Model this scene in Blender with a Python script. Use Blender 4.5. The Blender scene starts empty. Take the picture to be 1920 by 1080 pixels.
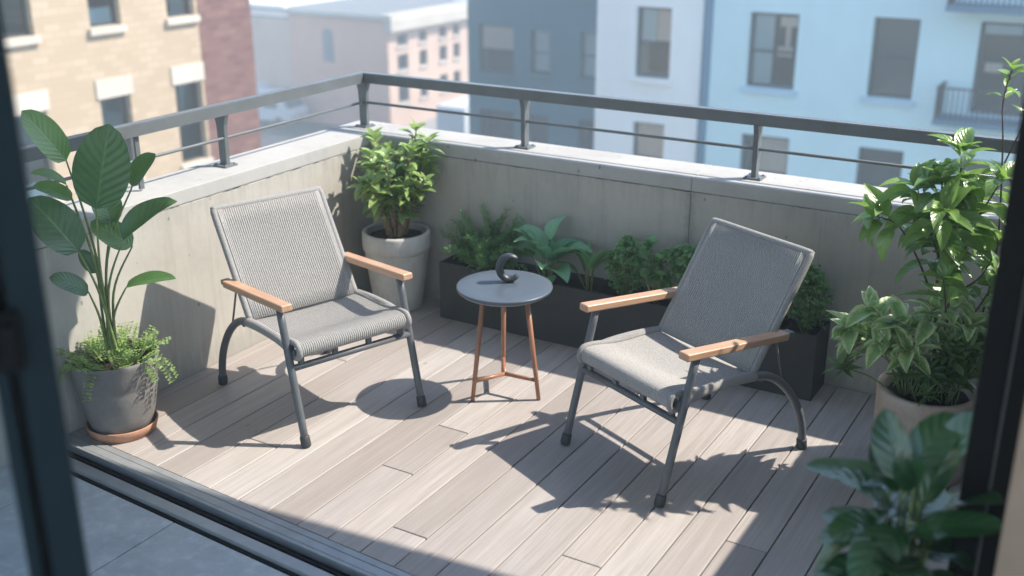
import bpy, bmesh, math, random
from mathutils import Vector, Matrix
random.seed(7)
R = math.radians
S = bpy.context.scene
COL = S.collection
V = Vector

# ------------------------------------------------------------------ mesh builder
class MB:
    def __init__(s):
        s.v = []; s.f = []; s.uv = []; s.t = []; s.m = []; s.sm = []
    def face(s, idx, uv=None, tint=.5, m=0, smooth=False):
        s.f.append(tuple(idx)); s.uv.append(uv or [(0, 0)] * len(idx)); s.t.append(tint); s.m.append(m); s.sm.append(smooth)
    def add(s, verts):
        n = len(s.v); s.v.extend([tuple(p) for p in verts]); return n
    def quad(s, a, b, c, d, m=0, tint=.5):
        n = s.add([a, b, c, d]); s.face((n, n+1, n+2, n+3), [(0, 0), (1, 0), (1, 1), (0, 1)], tint, m)
    def box(s, x0, x1, y0, y1, z0, z1, m=0, tint=.5, M=None):
        p = [V((x, y, z)) for z in (z0, z1) for y in (y0, y1) for x in (x0, x1)]
        if M: p = [M @ q for q in p]
        n = s.add(p)
        for q in ((0, 2, 3, 1), (4, 5, 7, 6), (0, 1, 5, 4), (2, 6, 7, 3), (0, 4, 6, 2), (1, 3, 7, 5)):
            s.face([n+i for i in q], [(0, 0), (1, 0), (1, 1), (0, 1)], tint, m)
    def rbox(s, c, size, bev=.004, M=None, m=0, tint=.5, seg=2, smooth=False):
        bm = bmesh.new(); bmesh.ops.create_cube(bm, size=1)
        for q in bm.verts: q.co = V((q.co.x*size[0], q.co.y*size[1], q.co.z*size[2]))
        if bev: bmesh.ops.bevel(bm, geom=list(bm.edges), offset=bev, segments=seg, profile=.5, affect='EDGES')
        bm.verts.index_update()
        T = (M or Matrix.Identity(4)) @ Matrix.Translation(V(c))
        n = s.add([T @ q.co for q in bm.verts])
        for f in bm.faces: s.face([n+q.index for q in f.verts], None, tint, m, smooth)
        bm.free()
    def tube(s, pts, r, k=10, cap=True, m=0, tint=.5, side=None, flat=1.0, sc=1.0):
        pts = [V(p) for p in pts]; N = len(pts)
        rr = r if isinstance(r, (list, tuple)) else [r]*N
        tan = [(pts[min(i+1, N-1)] - pts[max(i-1, 0)]).normalized() for i in range(N)]
        if side is None:
            a = V((0, 0, 1)) if abs(tan[0].z) < .9 else V((1, 0, 0))
            sd = tan[0].cross(a).normalized()
        else: sd = V(side)
        base = len(s.v); L = 0; ls = []
        for i in range(N):
            if i: L += (pts[i]-pts[i-1]).length
            ls.append(L)
            sd = (sd - tan[i]*sd.dot(tan[i])).normalized(); nn = sd.cross(tan[i])
            s.add([pts[i] + (sd*math.cos(2*math.pi*j/k) + nn*math.sin(2*math.pi*j/k)*flat)*rr[i] for j in range(k)])
        for i in range(N-1):
            for j in range(k):
                j2 = (j+1) % k
                s.face((base+i*k+j, base+i*k+j2, base+(i+1)*k+j2, base+(i+1)*k+j),
                       [(j/k, ls[i]*sc), ((j+1)/k, ls[i]*sc), ((j+1)/k, ls[i+1]*sc), (j/k, ls[i+1]*sc)], tint, m, True)
        if cap:
            s.face([base+j for j in range(k-1, -1, -1)], None, tint, m)
            s.face([base+(N-1)*k+j for j in range(k)], None, tint, m)
    def lathe(s, prof, c=(0, 0, 0), k=40, m=0, tint=.5, wob=0):
        base = len(s.v)
        for (r, z) in prof:
            s.add([(c[0]+r*math.cos(2*math.pi*j/k), c[1]+r*math.sin(2*math.pi*j/k), c[2]+z) for j in range(k)])
        for i in range(len(prof)-1):
            for j in range(k):
                j2 = (j+1) % k
                s.face((base+i*k+j, base+i*k+j2, base+(i+1)*k+j2, base+(i+1)*k+j),
                       [(j/k, prof[i][1]), ((j+1)/k, prof[i][1]), ((j+1)/k, prof[i+1][1]), (j/k, prof[i+1][1])], tint, m, True)
    def leaf(s, base, d, up, L, W, curl=.4, fold=.15, prof='oval', nl=7, nw=4, tint=.5, wave=0., twist=0.):
        base, d = V(base), V(d).normalized(); up = V(up)
        up = (up - d*up.dot(d))
        if up.length < 1e-4: up = d.orthogonal()
        up.normalize(); sd = d.cross(up)
        n0 = len(s.v); p = base.copy(); ph = random.random()*6
        for i in range(nl+1):
            t = i/nl
            if prof == 'oval': w = math.sin(math.pi*min(1, t**.88))**.5 if 0 < t < 1 else 0
            elif prof == 'lance': w = (math.sin(math.pi*t**.75)**1.0) if 0 < t < 1 else 0
            elif prof == 'ovate': w = math.sin(math.pi*t**.65)**.85 if 0 < t < 1 else 0
            else: w = math.sin(math.pi*t**1.25)**.8 if 0 < t < 1 else 0
            w = max(w, .03)*W*.5
            th = -curl*t
            dd = d*math.cos(th) + up*math.sin(th); uu = up*math.cos(th) - d*math.sin(th)
            tw = twist*t; s2 = sd*math.cos(tw) + uu*math.sin(tw); u2 = uu*math.cos(tw) - sd*math.sin(tw)
            if i: p = p + dd*(L/nl)
            for j in range(nw+1):
                v = j/nw*2-1
                s.v.append(tuple(p + s2*(v*w) + u2*(abs(v)**1.3*w*fold*2 + wave*w*math.sin(ph+t*9+v*2)*abs(v))))
        for i in range(nl):
            for j in range(nw):
                a = n0+i*(nw+1)+j
                s.face((a, a+1, a+nw+2, a+nw+1), [(j/nw, i/nl), ((j+1)/nw, i/nl), ((j+1)/nw, (i+1)/nl), (j/nw, (i+1)/nl)], tint, 0, True)
    def build(s, name, mats, parent=None, loc=None, rotz=0):
        me = bpy.data.meshes.new(name); me.from_pydata(s.v, [], s.f); me.update()
        uvl = me.uv_layers.new(name='UVMap')
        uvl.data.foreach_set('uv', [c for u in s.uv for q in u for c in q])
        at = me.attributes.new('tint', 'FLOAT', 'FACE'); at.data.foreach_set('value', s.t)
        me.polygons.foreach_set('material_index', s.m); me.polygons.foreach_set('use_smooth', s.sm)
        for mm in (mats if isinstance(mats, (list, tuple)) else [mats]): me.materials.append(mm)
        o = bpy.data.objects.new(name, me); COL.objects.link(o)
        if parent: o.parent = parent
        if loc: o.location = loc
        o.rotation_euler.z = rotz
        return o

def tag(o, label=None, cat=None, group=None, kind=None):
    if label: o['label'] = label
    if cat: o['category'] = cat
    if group: o['group'] = group
    if kind: o['kind'] = kind
    return o
def empty(name, loc, label, cat, group=None, rotz=0):
    o = bpy.data.objects.new(name, None); COL.objects.link(o); o.location = loc; o.rotation_euler.z = rotz
    o.empty_display_size = .1
    return tag(o, label, cat, group)
def copy_tree(o, parent=None):
    c = o.copy(); COL.objects.link(c)
    if parent: c.parent = parent
    for ch in [x for x in list(COL.objects) if x.parent == o]: copy_tree(ch, c)
    return c
def spline(pts, n=6):
    P = [V(p) for p in pts]; out = []
    for i in range(len(P)-1):
        p0 = P[max(i-1, 0)]; p1 = P[i]; p2 = P[i+1]; p3 = P[min(i+2, len(P)-1)]
        for k in range(n):
            t = k/n
            out.append(.5*((2*p1)+(p2-p0)*t+(2*p0-5*p1+4*p2-p3)*t*t+(3*p1-p0-3*p2+p3)*t**3))
    out.append(P[-1]); return out
def rnd(a, b): return random.uniform(a, b)

# ------------------------------------------------------------------ materials
class N:
    def __init__(s, name):
        s.m = bpy.data.materials.new(name); s.m.use_nodes = True
        s.t = s.m.node_tree; s.b = s.t.nodes['Principled BSDF']; s.out = s.t.nodes['Material Output']
    def n(s, typ, **kw):
        q = s.t.nodes.new(typ)
        for k, v in kw.items():
            if k.startswith('i_'): q.inputs[k[2:].replace('_', ' ')].default_value = v
            else: setattr(q, k, v)
        return q
    def l(s, a, b): s.t.links.new(a, b)
    def math(s, op, a, b=None, c=None):
        q = s.t.nodes.new('ShaderNodeMath'); q.operation = op
        for i, x in enumerate((a, b, c)):
            if x is None: continue
            if isinstance(x, (int, float)): q.inputs[i].default_value = x
            else: s.l(x, q.inputs[i])
        return q.outputs[0]
    def noise(s, scale, vec=None, detail=4, rough=.55):
        q = s.n('ShaderNodeTexNoise'); q.inputs['Scale'].default_value = scale; q.inputs['Detail'].default_value = detail; q.inputs['Roughness'].default_value = rough
        if vec is not None: s.l(vec, q.inputs['Vector'])
        return q.outputs['Fac']
    def coord(s, kind='Object', scale=(1, 1, 1)):
        tc = s.n('ShaderNodeTexCoord'); mp = s.n('ShaderNodeMapping'); mp.inputs['Scale'].default_value = scale
        s.l(tc.outputs[kind], mp.inputs['Vector']); return mp.outputs['Vector']
    def ramp(s, fac, stops):
        q = s.n('ShaderNodeValToRGB'); e = q.color_ramp.elements
        while len(e) < len(stops): e.new(.5)
        for k, (p, c) in zip(e, stops): k.position = p; k.color = (*c, 1) if len(c) == 3 else c
        s.l(fac, q.inputs['Fac']); return q.outputs['Color']
    def mix(s, fac, a, b, mode='MIX'):
        q = s.n('ShaderNodeMix', data_type='RGBA', blend_type=mode)
        for nm, x in (('Factor', fac), ('A', a), ('B', b)):
            sk = [i for i in q.inputs if i.name == nm and (i.type == 'RGBA' or (nm == 'Factor' and i.type == 'VALUE'))][0]
            if isinstance(x, (int, float)): sk.default_value = x
            elif isinstance(x, tuple): sk.default_value = (*x, 1)
            else: s.l(x, sk)
        return [o for o in q.outputs if o.type == 'RGBA'][0]
    def bump(s, h, strength=.3, dist=.01):
        q = s.n('ShaderNodeBump'); q.inputs['Strength'].default_value = strength; q.inputs['Distance'].default_value = dist
        s.l(h, q.inputs['Height']); s.l(q.outputs['Normal'], s.b.inputs['Normal'])
    def set(s, col=None, rough=None, metal=None, spec=None, coat=None):
        if col is not None:
            if isinstance(col, tuple): s.b.inputs['Base Color'].default_value = (*col, 1)
            else: s.l(col, s.b.inputs['Base Color'])
        if rough is not None:
            if isinstance(rough, (int, float)): s.b.inputs['Roughness'].default_value = rough
            else: s.l(rough, s.b.inputs['Roughness'])
        if metal is not None: s.b.inputs['Metallic'].default_value = metal
        if spec is not None: s.b.inputs['Specular IOR Level'].default_value = spec
        if coat is not None: s.b.inputs['Coat Weight'].default_value = coat
        return s.m

def plain(name, c, rough=.5, metal=0, spec=.5, var=.12, vs=14, bump=.12, bs=60, bd=.002):
    n = N(name); co = n.coord()
    f = n.noise(vs, co, 5); lo = tuple(x*(1-var) for x in c); hi = tuple(min(1, x*(1+var)) for x in c)
    n.set(n.ramp(f, [(.3, lo), (.7, hi)]), n.math('ADD', n.math('MULTIPLY', n.noise(vs*2.3, co), .25), rough-.12), metal, spec)
    if bump: n.bump(n.noise(bs, co, 4), bump, bd)
    return n.m

def concrete(name, c, streak=1.0):
    n = N(name); co = n.coord()
    big = n.noise(2.2, co, 6, .6); fine = n.noise(26, co, 6, .65)
    col = n.ramp(big, [(.25, tuple(x*.80 for x in c)), (.5, c), (.78, tuple(x*1.10 for x in c))])
    col = n.mix(n.math('MULTIPLY', n.ramp(fine, [(.35, (0, 0, 0)), (.75, (1, 1, 1))]), .22), col, tuple(x*.72 for x in c))
    sv = n.coord('Object', (9, 9, .75)); st = n.noise(1.5, sv, 6, .7)
    col = n.mix(n.math('MULTIPLY', n.ramp(st, [(.52, (0, 0, 0)), (.72, (1, 1, 1))]), .38*streak), col, tuple(x*.55 for x in c))
    if streak >= 1:   # damp stain round the pour joint, faint board marks, grime below the coping joint
        sp = n.n('ShaderNodeSeparateXYZ'); n.l(n.coord(), sp.inputs[0]); wob = n.math('MULTIPLY', n.math('SUBTRACT', n.noise(14, n.coord(), 6, .7), .5), .10)
        dx = n.math('ABSOLUTE', n.math('SUBTRACT', n.math('ADD', sp.outputs['X'], wob), 1.822))
        col = n.mix(n.math('MULTIPLY', n.ramp(dx, [(.002, (1, 1, 1)), (.035, (0, 0, 0))]), .55), col, tuple(x*.42 for x in c))
        for lx in (.62, 1.02, 2.42, 2.9):
            dl_ = n.math('ABSOLUTE', n.math('SUBTRACT', sp.outputs['X'], lx)); col = n.mix(n.math('MULTIPLY', n.math('LESS_THAN', dl_, .0022), .35), col, tuple(x*.6 for x in c))
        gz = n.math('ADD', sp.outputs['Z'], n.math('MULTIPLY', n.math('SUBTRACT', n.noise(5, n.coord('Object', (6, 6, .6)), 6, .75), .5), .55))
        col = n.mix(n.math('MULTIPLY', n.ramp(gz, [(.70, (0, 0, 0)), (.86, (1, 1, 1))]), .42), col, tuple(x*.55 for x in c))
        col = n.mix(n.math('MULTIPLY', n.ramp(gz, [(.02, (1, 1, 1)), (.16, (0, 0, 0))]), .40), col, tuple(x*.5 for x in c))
    # pitted dark specks
    vo = n.n('ShaderNodeTexVoronoi'); vo.inputs['Scale'].default_value = 14; n.l(n.coord('Object', (1, 1, .55)), vo.inputs['Vector'])
    vo2 = n.math('MULTIPLY', n.math('LESS_THAN', vo.outputs['Distance'], .085), n.math('GREATER_THAN', n.noise(3.1, co), .47))
    col = n.mix(n.math('MULTIPLY', vo2, .75), col, tuple(x*.35 for x in c))
    n.set(col, .82, 0, .3)
    n.bump(n.math('ADD', n.math('MULTIPLY', fine, .6), n.math('MULTIPLY', vo2, -.7)), .32, .006)
    return n.m

def leafmat(name, dark, light, vein=.25, rough=.38, edge=None, nveins=9, trans=.28, pale=None, spec=.7):
    n = N(name)
    at = n.n('ShaderNodeAttribute'); at.attribute_name = 'tint'
    uvn = n.n('ShaderNodeUVMap'); sp = n.n('ShaderNodeSeparateXYZ'); n.l(uvn.outputs['UV'], sp.inputs[0])
    u, v = sp.outputs['X'], sp.outputs['Y']
    au = n.math('ABSOLUTE', n.math('SUBTRACT', u, .5))
    tf = n.math('ADD', at.outputs['Fac'], n.math('MULTIPLY', n.math('SUBTRACT', n.noise(18, n.coord(), 4), .5), .55))
    col = n.ramp(tf, [(0, dark), (1, light)])
    mid = n.math('SUBTRACT', 1, n.math('MULTIPLY', au, 28)); mid = n.math('MAXIMUM', mid, 0)
    lat = n.math('SINE', n.math('MULTIPLY', n.math('SUBTRACT', v, n.math('MULTIPLY', au, .55)), nveins*6.283))
    latv = n.math('MAXIMUM', n.math('SUBTRACT', n.math('MULTIPLY', lat, 6), 5), 0)
    if edge:
        co = n.coord(); nz = n.noise(60, co, 3)
        e = n.math('ADD', n.math('MULTIPLY', au, 2), n.math('MULTIPLY', n.math('SUBTRACT', nz, .5), .9))
        ef = n.ramp(e, [(.36, (0, 0, 0)), (.80, (1, 1, 1))]); col = n.mix(ef, col, edge)
    pl = pale or tuple(min(1, x*1.9+.02) for x in light)
    col = n.mix(n.math('MULTIPLY', n.math('MAXIMUM', mid, n.math('MULTIPLY', latv, .45)), vein), col, pl)
    n.set(col, rough, 0, spec)
    n.bump(n.math('SUBTRACT', n.math('MULTIPLY', lat, -.35), mid), .35, .004)
    tr = n.n('ShaderNodeBsdfTranslucent'); n.l(n.mix(.5, col, tuple(min(1, x*2.2) for x in light)), tr.inputs['Color'])
    mx = n.n('ShaderNodeMixShader'); mx.inputs[0].default_value = trans
    n.l(n.b.outputs[0], mx.inputs[1]); n.l(tr.outputs[0], mx.inputs[2]); n.l(mx.outputs[0], n.out.inputs['Surface'])
    return n.m

M = {}
M['wall'] = concrete('board_concrete', (.405, .384, .340))
M['coping'] = concrete('coping_concrete', (.375, .367, .345), .35)
M['frame'] = plain('grey_powder_coat', (.098, .106, .114), .45, 0, .5, .08, 30, .06, 240, .0005)
M['rail'] = plain('rail_paint', (.105, .116, .120), .42, 0, .5, .12, 9, .08, 160, .0006)
M['rubber'] = plain('black_rubber', (.035, .037, .04), .6)
M['soil'] = plain('potting_soil', (.028, .020, .015), .95, 0, .2, .5, 60, 1.0, 90, .012)
M['planter'] = plain('charcoal_planter', (.030, .034, .036), .6, 0, .3, .12, 6, .1, 120, .001)
M['tabletop'] = plain('table_laminate', (.070, .088, .108), .36, 0, .5, .03, 6, 0, 300, .0004)
M['sculpt'] = plain('dark_ceramic', (.030, .036, .042), .42, 0, .5, .2, 40, .15, 120, .0008)
M['frame_teal'] = plain('door_paint', (.006, .018, .024), .55, 0, .25, .08, 10, .03, 200, .0004)
M['black_metal'] = plain('black_aluminium', (.004, .004, .004), .55, 0, .2, .15, 20, .03, 200, .0004)
M['alu'] = plain('track_aluminium', (.30, .315, .32), .42, .35, .5, .1, 14, .05, 200, .0005)
M['houseplaster'] = plain('house_plaster', (.36, .25, .17), .85)
M['bark'] = plain('bark', (.30, .21, .12), .8, 0, .3, .35, 60, .7, 120, .004)
M['darkstem'] = plain('dark_twig', (.085, .06, .04), .75, 0, .3, .3, 60, .5, 120, .003)
M['greenstem'] = plain('green_stem', (.16, .21, .07), .5, 0, .4, .25, 40)

def m_deck():
    n = N('deck_boards'); at = n.n('ShaderNodeAttribute'); at.attribute_name = 'tint'
    co = n.coord('Object', (24, 1.1, 24)); co2 = n.coord('Object', (95, 2.2, 95)); co3 = n.coord('Object', (3, 3, 3))
    off = n.n('ShaderNodeVectorMath', operation='ADD'); n.l(co, off.inputs[0])
    cb = n.n('ShaderNodeCombineXYZ'); n.l(n.math('MULTIPLY', at.outputs['Fac'], 37), cb.inputs['Y']); n.l(cb.outputs[0], off.inputs[1])
    g1 = n.noise(1.6, off.outputs[0], 6, .65); g2 = n.noise(1.3, co2, 5, .6); blot = n.noise(1.1, co3, 4, .6)
    base = n.ramp(at.outputs['Fac'], [(0, (.305, .268, .245)), (.35, (.385, .352, .332)), (.65, (.41, .368, .338)), (1, (.455, .423, .402))])
    col = n.mix(n.math('MULTIPLY', n.ramp(g1, [(.35, (1, 1, 1)), (.62, (0, 0, 0))]), .34), base, (.21, .18, .155))
    col = n.mix(n.math('MULTIPLY', n.ramp(g2, [(.42, (1, 1, 1)), (.6, (0, 0, 0))]), .20), col, (.18, .15, .13))
    col = n.mix(n.math('MULTIPLY', n.ramp(blot, [(.45, (0, 0, 0)), (.72, (1, 1, 1))]), .22), col, (.30, .275, .255))
    vo = n.n('ShaderNodeTexVoronoi'); vo.inputs['Scale'].default_value = 3.2; n.l(n.coord('Object', (1.6, .9, 1)), vo.inputs['Vector'])
    kn = n.ramp(vo.outputs['Distance'], [(.025, (1, 1, 1)), (.055, (0, 0, 0))])
    col = n.mix(n.math('MULTIPLY', kn, .45), col, (.15, .11, .085))
    n.set(col, n.math('ADD', n.math('MULTIPLY', g1, .25), .42), 0, .4)
    n.bump(n.math('ADD', g2, n.math('MULTIPLY', g1, .6)), .28, .003); return n.m
M['deck'] = m_deck()
M['deckunder'] = plain('deck_joist_shadow', (.23, .20, .175), .9)  # even slab tone seen between the boards

def m_stone():
    n = N('floor_stone'); co = n.coord()
    a = n.noise(5, co, 8, .65); b = n.noise(22, co, 6, .6)
    col = n.ramp(a, [(.3, (.27, .30, .31)), (.55, (.36, .385, .395)), (.75, (.45, .475, .485))])
    col = n.mix(n.math('MULTIPLY', n.ramp(b, [(.5, (0, 0, 0)), (.7, (1, 1, 1))]), .3), col, (.62, .65, .66))
    n.set(col, n.math('ADD', n.math('MULTIPLY', b, .3), .3), 0, .5); n.bump(b, .15, .004); return n.m
M['stone'] = m_stone()
M['grout'] = plain('tile_grout', (.24, .25, .26), .9)

def m_wood(name, a, b, sc=(3, 30, 30), rough=.42):
    n = N(name); g = n.noise(2.2, n.coord('Object', sc), 6, .6); g2 = n.noise(6, n.coord('Object', sc), 3)
    col = n.mix(n.math('MULTIPLY', g2, .35), n.ramp(g, [(.3, a), (.7, b)]), a)
    n.set(col, rough, 0, .5); n.bump(g2, .12, .002); return n.m
M['armwood'] = m_wood('oiled_armrest_wood', (.38, .215, .130), (.53, .335, .215))
M['legwood'] = m_wood('walnut_leg_wood', (.26, .115, .062), (.40, .19, .105), (30, 30, 3), .38)

def m_rope(name, a, b, freq, wrap=False):
    n = N(name); uvn = n.n('ShaderNodeUVMap'); sp = n.n('ShaderNodeSeparateXYZ'); n.l(uvn.outputs['UV'], sp.inputs[0])
    u, v = sp.outputs['X'], sp.outputs['Y']
    if wrap: ph = n.math('MULTIPLY', v, freq*6.283)
    else:
        tri = n.math('ABSOLUTE', n.math('SUBTRACT', n.math('FRACT', n.math('MULTIPLY', u, 2)), .5))
        ph = n.math('MULTIPLY', n.math('ADD', n.math('MULTIPLY', v, freq), n.math('MULTIPLY', tri, .9)), 6.283)
    sn = n.math('SINE', ph); nz = n.noise(160, n.coord(), 3); big = n.noise(7, n.coord(), 3)
    col = n.mix(n.ramp(nz, [(.35, (0, 0, 0)), (.65, (1, 1, 1))]), a, b)
    col = n.mix(n.math('MULTIPLY', big, .3), col, tuple(x*.8 for x in a))
    n.set(col, .85, 0, .25); n.bump(n.math('ADD', sn, n.math('MULTIPLY', nz, .5)), .12, .0010); return n.m
M['rope'] = m_rope('woven_rope', (.29, .283, .272), (.385, .375, .36), 130)
M['ropewrap'] = m_rope('rope_wrapping', (.235, .231, .224), (.315, .307, .295), 150, True)

def m_pot(name, c, c2, ring=0, rough=.8, drip=.35):
    n = N(name); co = n.coord(); a = n.noise(7, n.coord('Object', (1, 1, .8)), 7, .65); b = n.noise(55, co, 4)
    col = n.ramp(a, [(.3, tuple(x*.8 for x in c)), (.5, c), (.72, c2)])
    col = n.mix(n.math('MULTIPLY', n.ramp(b, [(.5, (0, 0, 0)), (.7, (1, 1, 1))]), drip), col, c2)
    n.set(col, rough, 0, .35); n.bump(n.math('ADD', b, n.math('MULTIPLY', a, 1.5)), .25, .003); return n.m
M['potgrey'] = m_pot('grey_cement_pot', (.165, .155, .143), (.215, .205, .19), rough=.9, drip=.15)
M['potwhite'] = m_pot('pale_cement_pot', (.43, .43, .40), (.55, .545, .52))
M['terracotta'] = m_pot('weathered_terracotta', (.40, .305, .24), (.47, .40, .35))
M['saucer'] = m_pot('terracotta_saucer', (.37, .19, .115), (.45, .27, .18), drip=.15)
M['potrim'] = m_pot('limey_rim', (.36, .33, .29), (.5, .48, .45))

M['L_big'] = leafmat('big_leaf', (.022, .068, .024), (.12, .23, .06), .2, .34, nveins=9, trans=.2)
M['L_cover'] = leafmat('groundcover_leaf', (.14, .24, .06), (.30, .43, .14), .05, .5, trans=.35)
M['L_corner'] = leafmat('corner_shrub_leaf', (.08, .17, .04), (.27, .38, .12), .25, .36, nveins=5, trans=.3)
M['L_fern'] = leafmat('fern_leaf', (.075, .19, .055), (.16, .33, .11), 0, .55, trans=.3)
M['L_hosta'] = leafmat('hosta_leaf', (.12, .30, .15), (.24, .46, .26), .3, .38, nveins=6, trans=.25)
M['L_lance'] = leafmat('lance_leaf', (.08, .21, .08), (.16, .33, .13), .25, .4, trans=.25)
M['L_box'] = leafmat('curly_leaf', (.075, .19, .06), (.22, .41, .15), .05, .5, trans=.25)
M['L_tall'] = leafmat('tall_shrub_leaf', (.045, .12, .03), (.20, .33, .07), .3, .27, nveins=7, trans=.3)
M['L_var'] = leafmat('variegated_leaf', (.14, .27, .08), (.25, .40, .14), .15, .36, edge=(.60, .65, .36), nveins=5, trans=.3)
M['L_low'] = leafmat('low_rosette_leaf', (.05, .12, .035), (.13, .23, .075), .35, .42, trans=.25)
M['L_bush'] = leafmat('fine_bush_leaf', (.05, .11, .03), (.15, .24, .07), .15, .42, trans=.3)
M['L_fg'] = leafmat('dark_glossy_leaf', (.014, .055, .022), (.035, .115, .03), .25, .28, nveins=6, trans=.15, spec=1.0)

def m_brick(name, c1, c2, mort, scale, axis, rough=.85):
    n = N(name); tc = n.n('ShaderNodeTexCoord'); sp = n.n('ShaderNodeSeparateXYZ'); n.l(tc.outputs['Object'], sp.inputs[0])
    cb = n.n('ShaderNodeCombineXYZ'); n.l(sp.outputs[axis], cb.inputs['X']); n.l(sp.outputs['Z'], cb.inputs['Y'])
    br = n.n('ShaderNodeTexBrick'); n.l(cb.outputs[0], br.inputs['Vector'])
    br.inputs['Color1'].default_value = (*c1, 1); br.inputs['Color2'].default_value = (*c2, 1); br.inputs['Mortar'].default_value = (*mort, 1)
    br.inputs['Scale'].default_value = scale; br.inputs['Mortar Size'].default_value = .025; br.inputs['Bias'].default_value = -.25
    br.inputs['Brick Width'].default_value = .55; br.inputs['Row Height'].default_value = .22
    big = n.noise(.35, tc.outputs['Object'], 5)
    n.set(n.mix(n.math('MULTIPLY', big, .45), br.outputs['Color'], tuple(x*.72 for x in c1)), rough, 0, .3); return n.m
M['beige'] = m_brick('beige_brick', (.45, .34, .225), (.58, .45, .32), (.42, .34, .25), 1.5, 'Y')
M['redbrick'] = m_brick('red_brick', (.155, .068, .062), (.28, .15, .12), (.17, .10, .09), 1.5, 'Y')
def plaster(name, c, var=.1):
    n = N(name); a = n.noise(.5, n.coord(), 6, .6); b = n.noise(1.2, n.coord('Object', (3, 3, .3)), 5)
    col = n.mix(n.math('MULTIPLY', b, .25), n.ramp(a, [(.3, tuple(x*(1-var) for x in c)), (.7, tuple(min(1, x*(1+var)) for x in c))]), tuple(x*.8 for x in c))
    n.set(col, .85, 0, .3); return n.m
M['stonetrim'] = plaster('stone_trim', (.56, .50, .42))
M['bluewall'] = plaster('blue_render', (.56, .77, .80), .06)
M['palewall'] = plaster('pale_render', (.82, .86, .84), .06)
M['bluesill'] = plaster('blue_sill', (.42, .62, .72))
M['slate'] = plaster('slate_cladding', (.05, .14, .175))
M['mauve'] = plaster('mauve_render', (.66, .38, .275))
M['pinkwall'] = plaster('pink_render', (.58, .41, .32))
M['cornice'] = plaster('cornice_stone', (.50, .45, .39))
M['smallblue'] = plaster('far_blue_render', (.30, .45, .56))
M['roofing'] = plaster('grey_roofing', (.16, .17, .18))
M['winframe'] = plaster('dark_window_frame', (.045, .06, .07))
M['winframe2'] = plaster('grey_window_frame', (.16, .19, .21))
M['inside'] = plaster('dim_room', (.03, .035, .04))
M['curtain'] = plaster('pale_curtain', (.55, .66, .70))
M['warmblind'] = plaster('warm_blind', (.80, .62, .53))  # window blinds, also painted warm reflections on the blue building
M['greyblind'] = plaster('grey_blind', (.075, .10, .105))
M['asphalt'] = plaster('street_asphalt', (.052, .055, .058), .25)
M['pave'] = plaster('street_paving', (.28, .27, .26))
M['white_paint'] = plaster('white_vehicle_paint', (.55, .56, .57))
M['pipe'] = plaster('downpipe_paint', (.10, .20, .28))
def m_glass():
    n = N('window_pane'); fr = n.n('ShaderNodeFresnel'); fr.inputs['IOR'].default_value = 1.45
    tr = n.n('ShaderNodeBsdfTransparent'); tr.inputs['Color'].default_value = (.88, .92, .93, 1)
    gl = n.n('ShaderNodeBsdfGlossy'); gl.inputs['Roughness'].default_value = .03
    mx = n.n('ShaderNodeMixShader'); n.l(fr.outputs[0], mx.inputs[0]); n.l(tr.outputs[0], mx.inputs[1]); n.l(gl.outputs[0], mx.inputs[2])
    n.l(mx.outputs[0], n.out.inputs['Surface']); return n.m
M['pane'] = m_glass()

# ------------------------------------------------------------------ camera, light, world
CAM = V((3.5795, -4.5554, 2.1)); yaw, pitch = -.5353, -.3529
cd = bpy.data.cameras.new('camera'); cam = bpy.data.objects.new('camera', cd); COL.objects.link(cam)
cam.location = CAM; cam.rotation_euler = (math.pi/2+pitch, 0, -yaw)
cd.sensor_width = 36; cd.lens = 2058.2/1920*36; cd.clip_end = 1000; cd.clip_start = .05
cd.dof.use_dof = True; cd.dof.focus_distance = 4.15; cd.dof.aperture_fstop = 1.7
S.camera = cam

SUN = V((.70, .56, 1.0)).normalized()
ld = bpy.data.lights.new('sun', 'SUN'); ld.energy = 3.3; ld.angle = R(.55); ld.color = (1, .925, .825)
lo = bpy.data.objects.new('sun', ld); COL.objects.link(lo); lo.rotation_euler = (-SUN).to_track_quat('-Z', 'Y').to_euler(); lo.location = (8, 6, 14)
W = bpy.data.worlds.new('World'); S.world = W; W.use_nodes = True
wt = W.node_tree; sk = wt.nodes.new('ShaderNodeTexSky'); sk.sky_type = 'NISHITA'; sk.sun_disc = False
sk.sun_elevation = math.asin(SUN.z); sk.sun_rotation = math.atan2(SUN.x, SUN.y); sk.air_density = 1.0; sk.dust_density = .6; sk.ozone_density = 1.0
wt.links.new(sk.outputs[0], wt.nodes['Background'].inputs[0]); wt.nodes['Background'].inputs[1].default_value = .15
S.view_settings.view_transform = 'Standard'; S.view_settings.look = 'None'; S.view_settings.exposure = 1.42; S.view_settings.gamma = 1
S.cycles.use_denoising = True
try: S.cycles.denoiser = 'OPENIMAGEDENOISE'
except Exception: pass
S.cycles.max_bounces = 8; S.cycles.transparent_max_bounces = 12; S.cycles.volume_bounces = 1
S.cycles.sample_clamp_indirect = 6; S.cycles.use_adaptive_sampling = True; S.cycles.adaptive_threshold = .012

# ------------------------------------------------------------------ setting: ground, floor, deck
GZ = -12.0
b = MB(); b.quad((-160, -60, GZ), (110, -60, GZ), (110, 150, GZ), (-160, 150, GZ)); tag(b.build('street', M['asphalt']), kind='structure')
b = MB()
b.box(-14.2, -11.6, -40, 23, GZ, GZ+.13); b.box(-9.6, 40, 18.6, 21.7, GZ, GZ+.13); b.box(-36, -33.4, 47.5, 80, GZ, GZ+.13)
tag(b.build('pavement', M['pave']), kind='structure')

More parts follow.
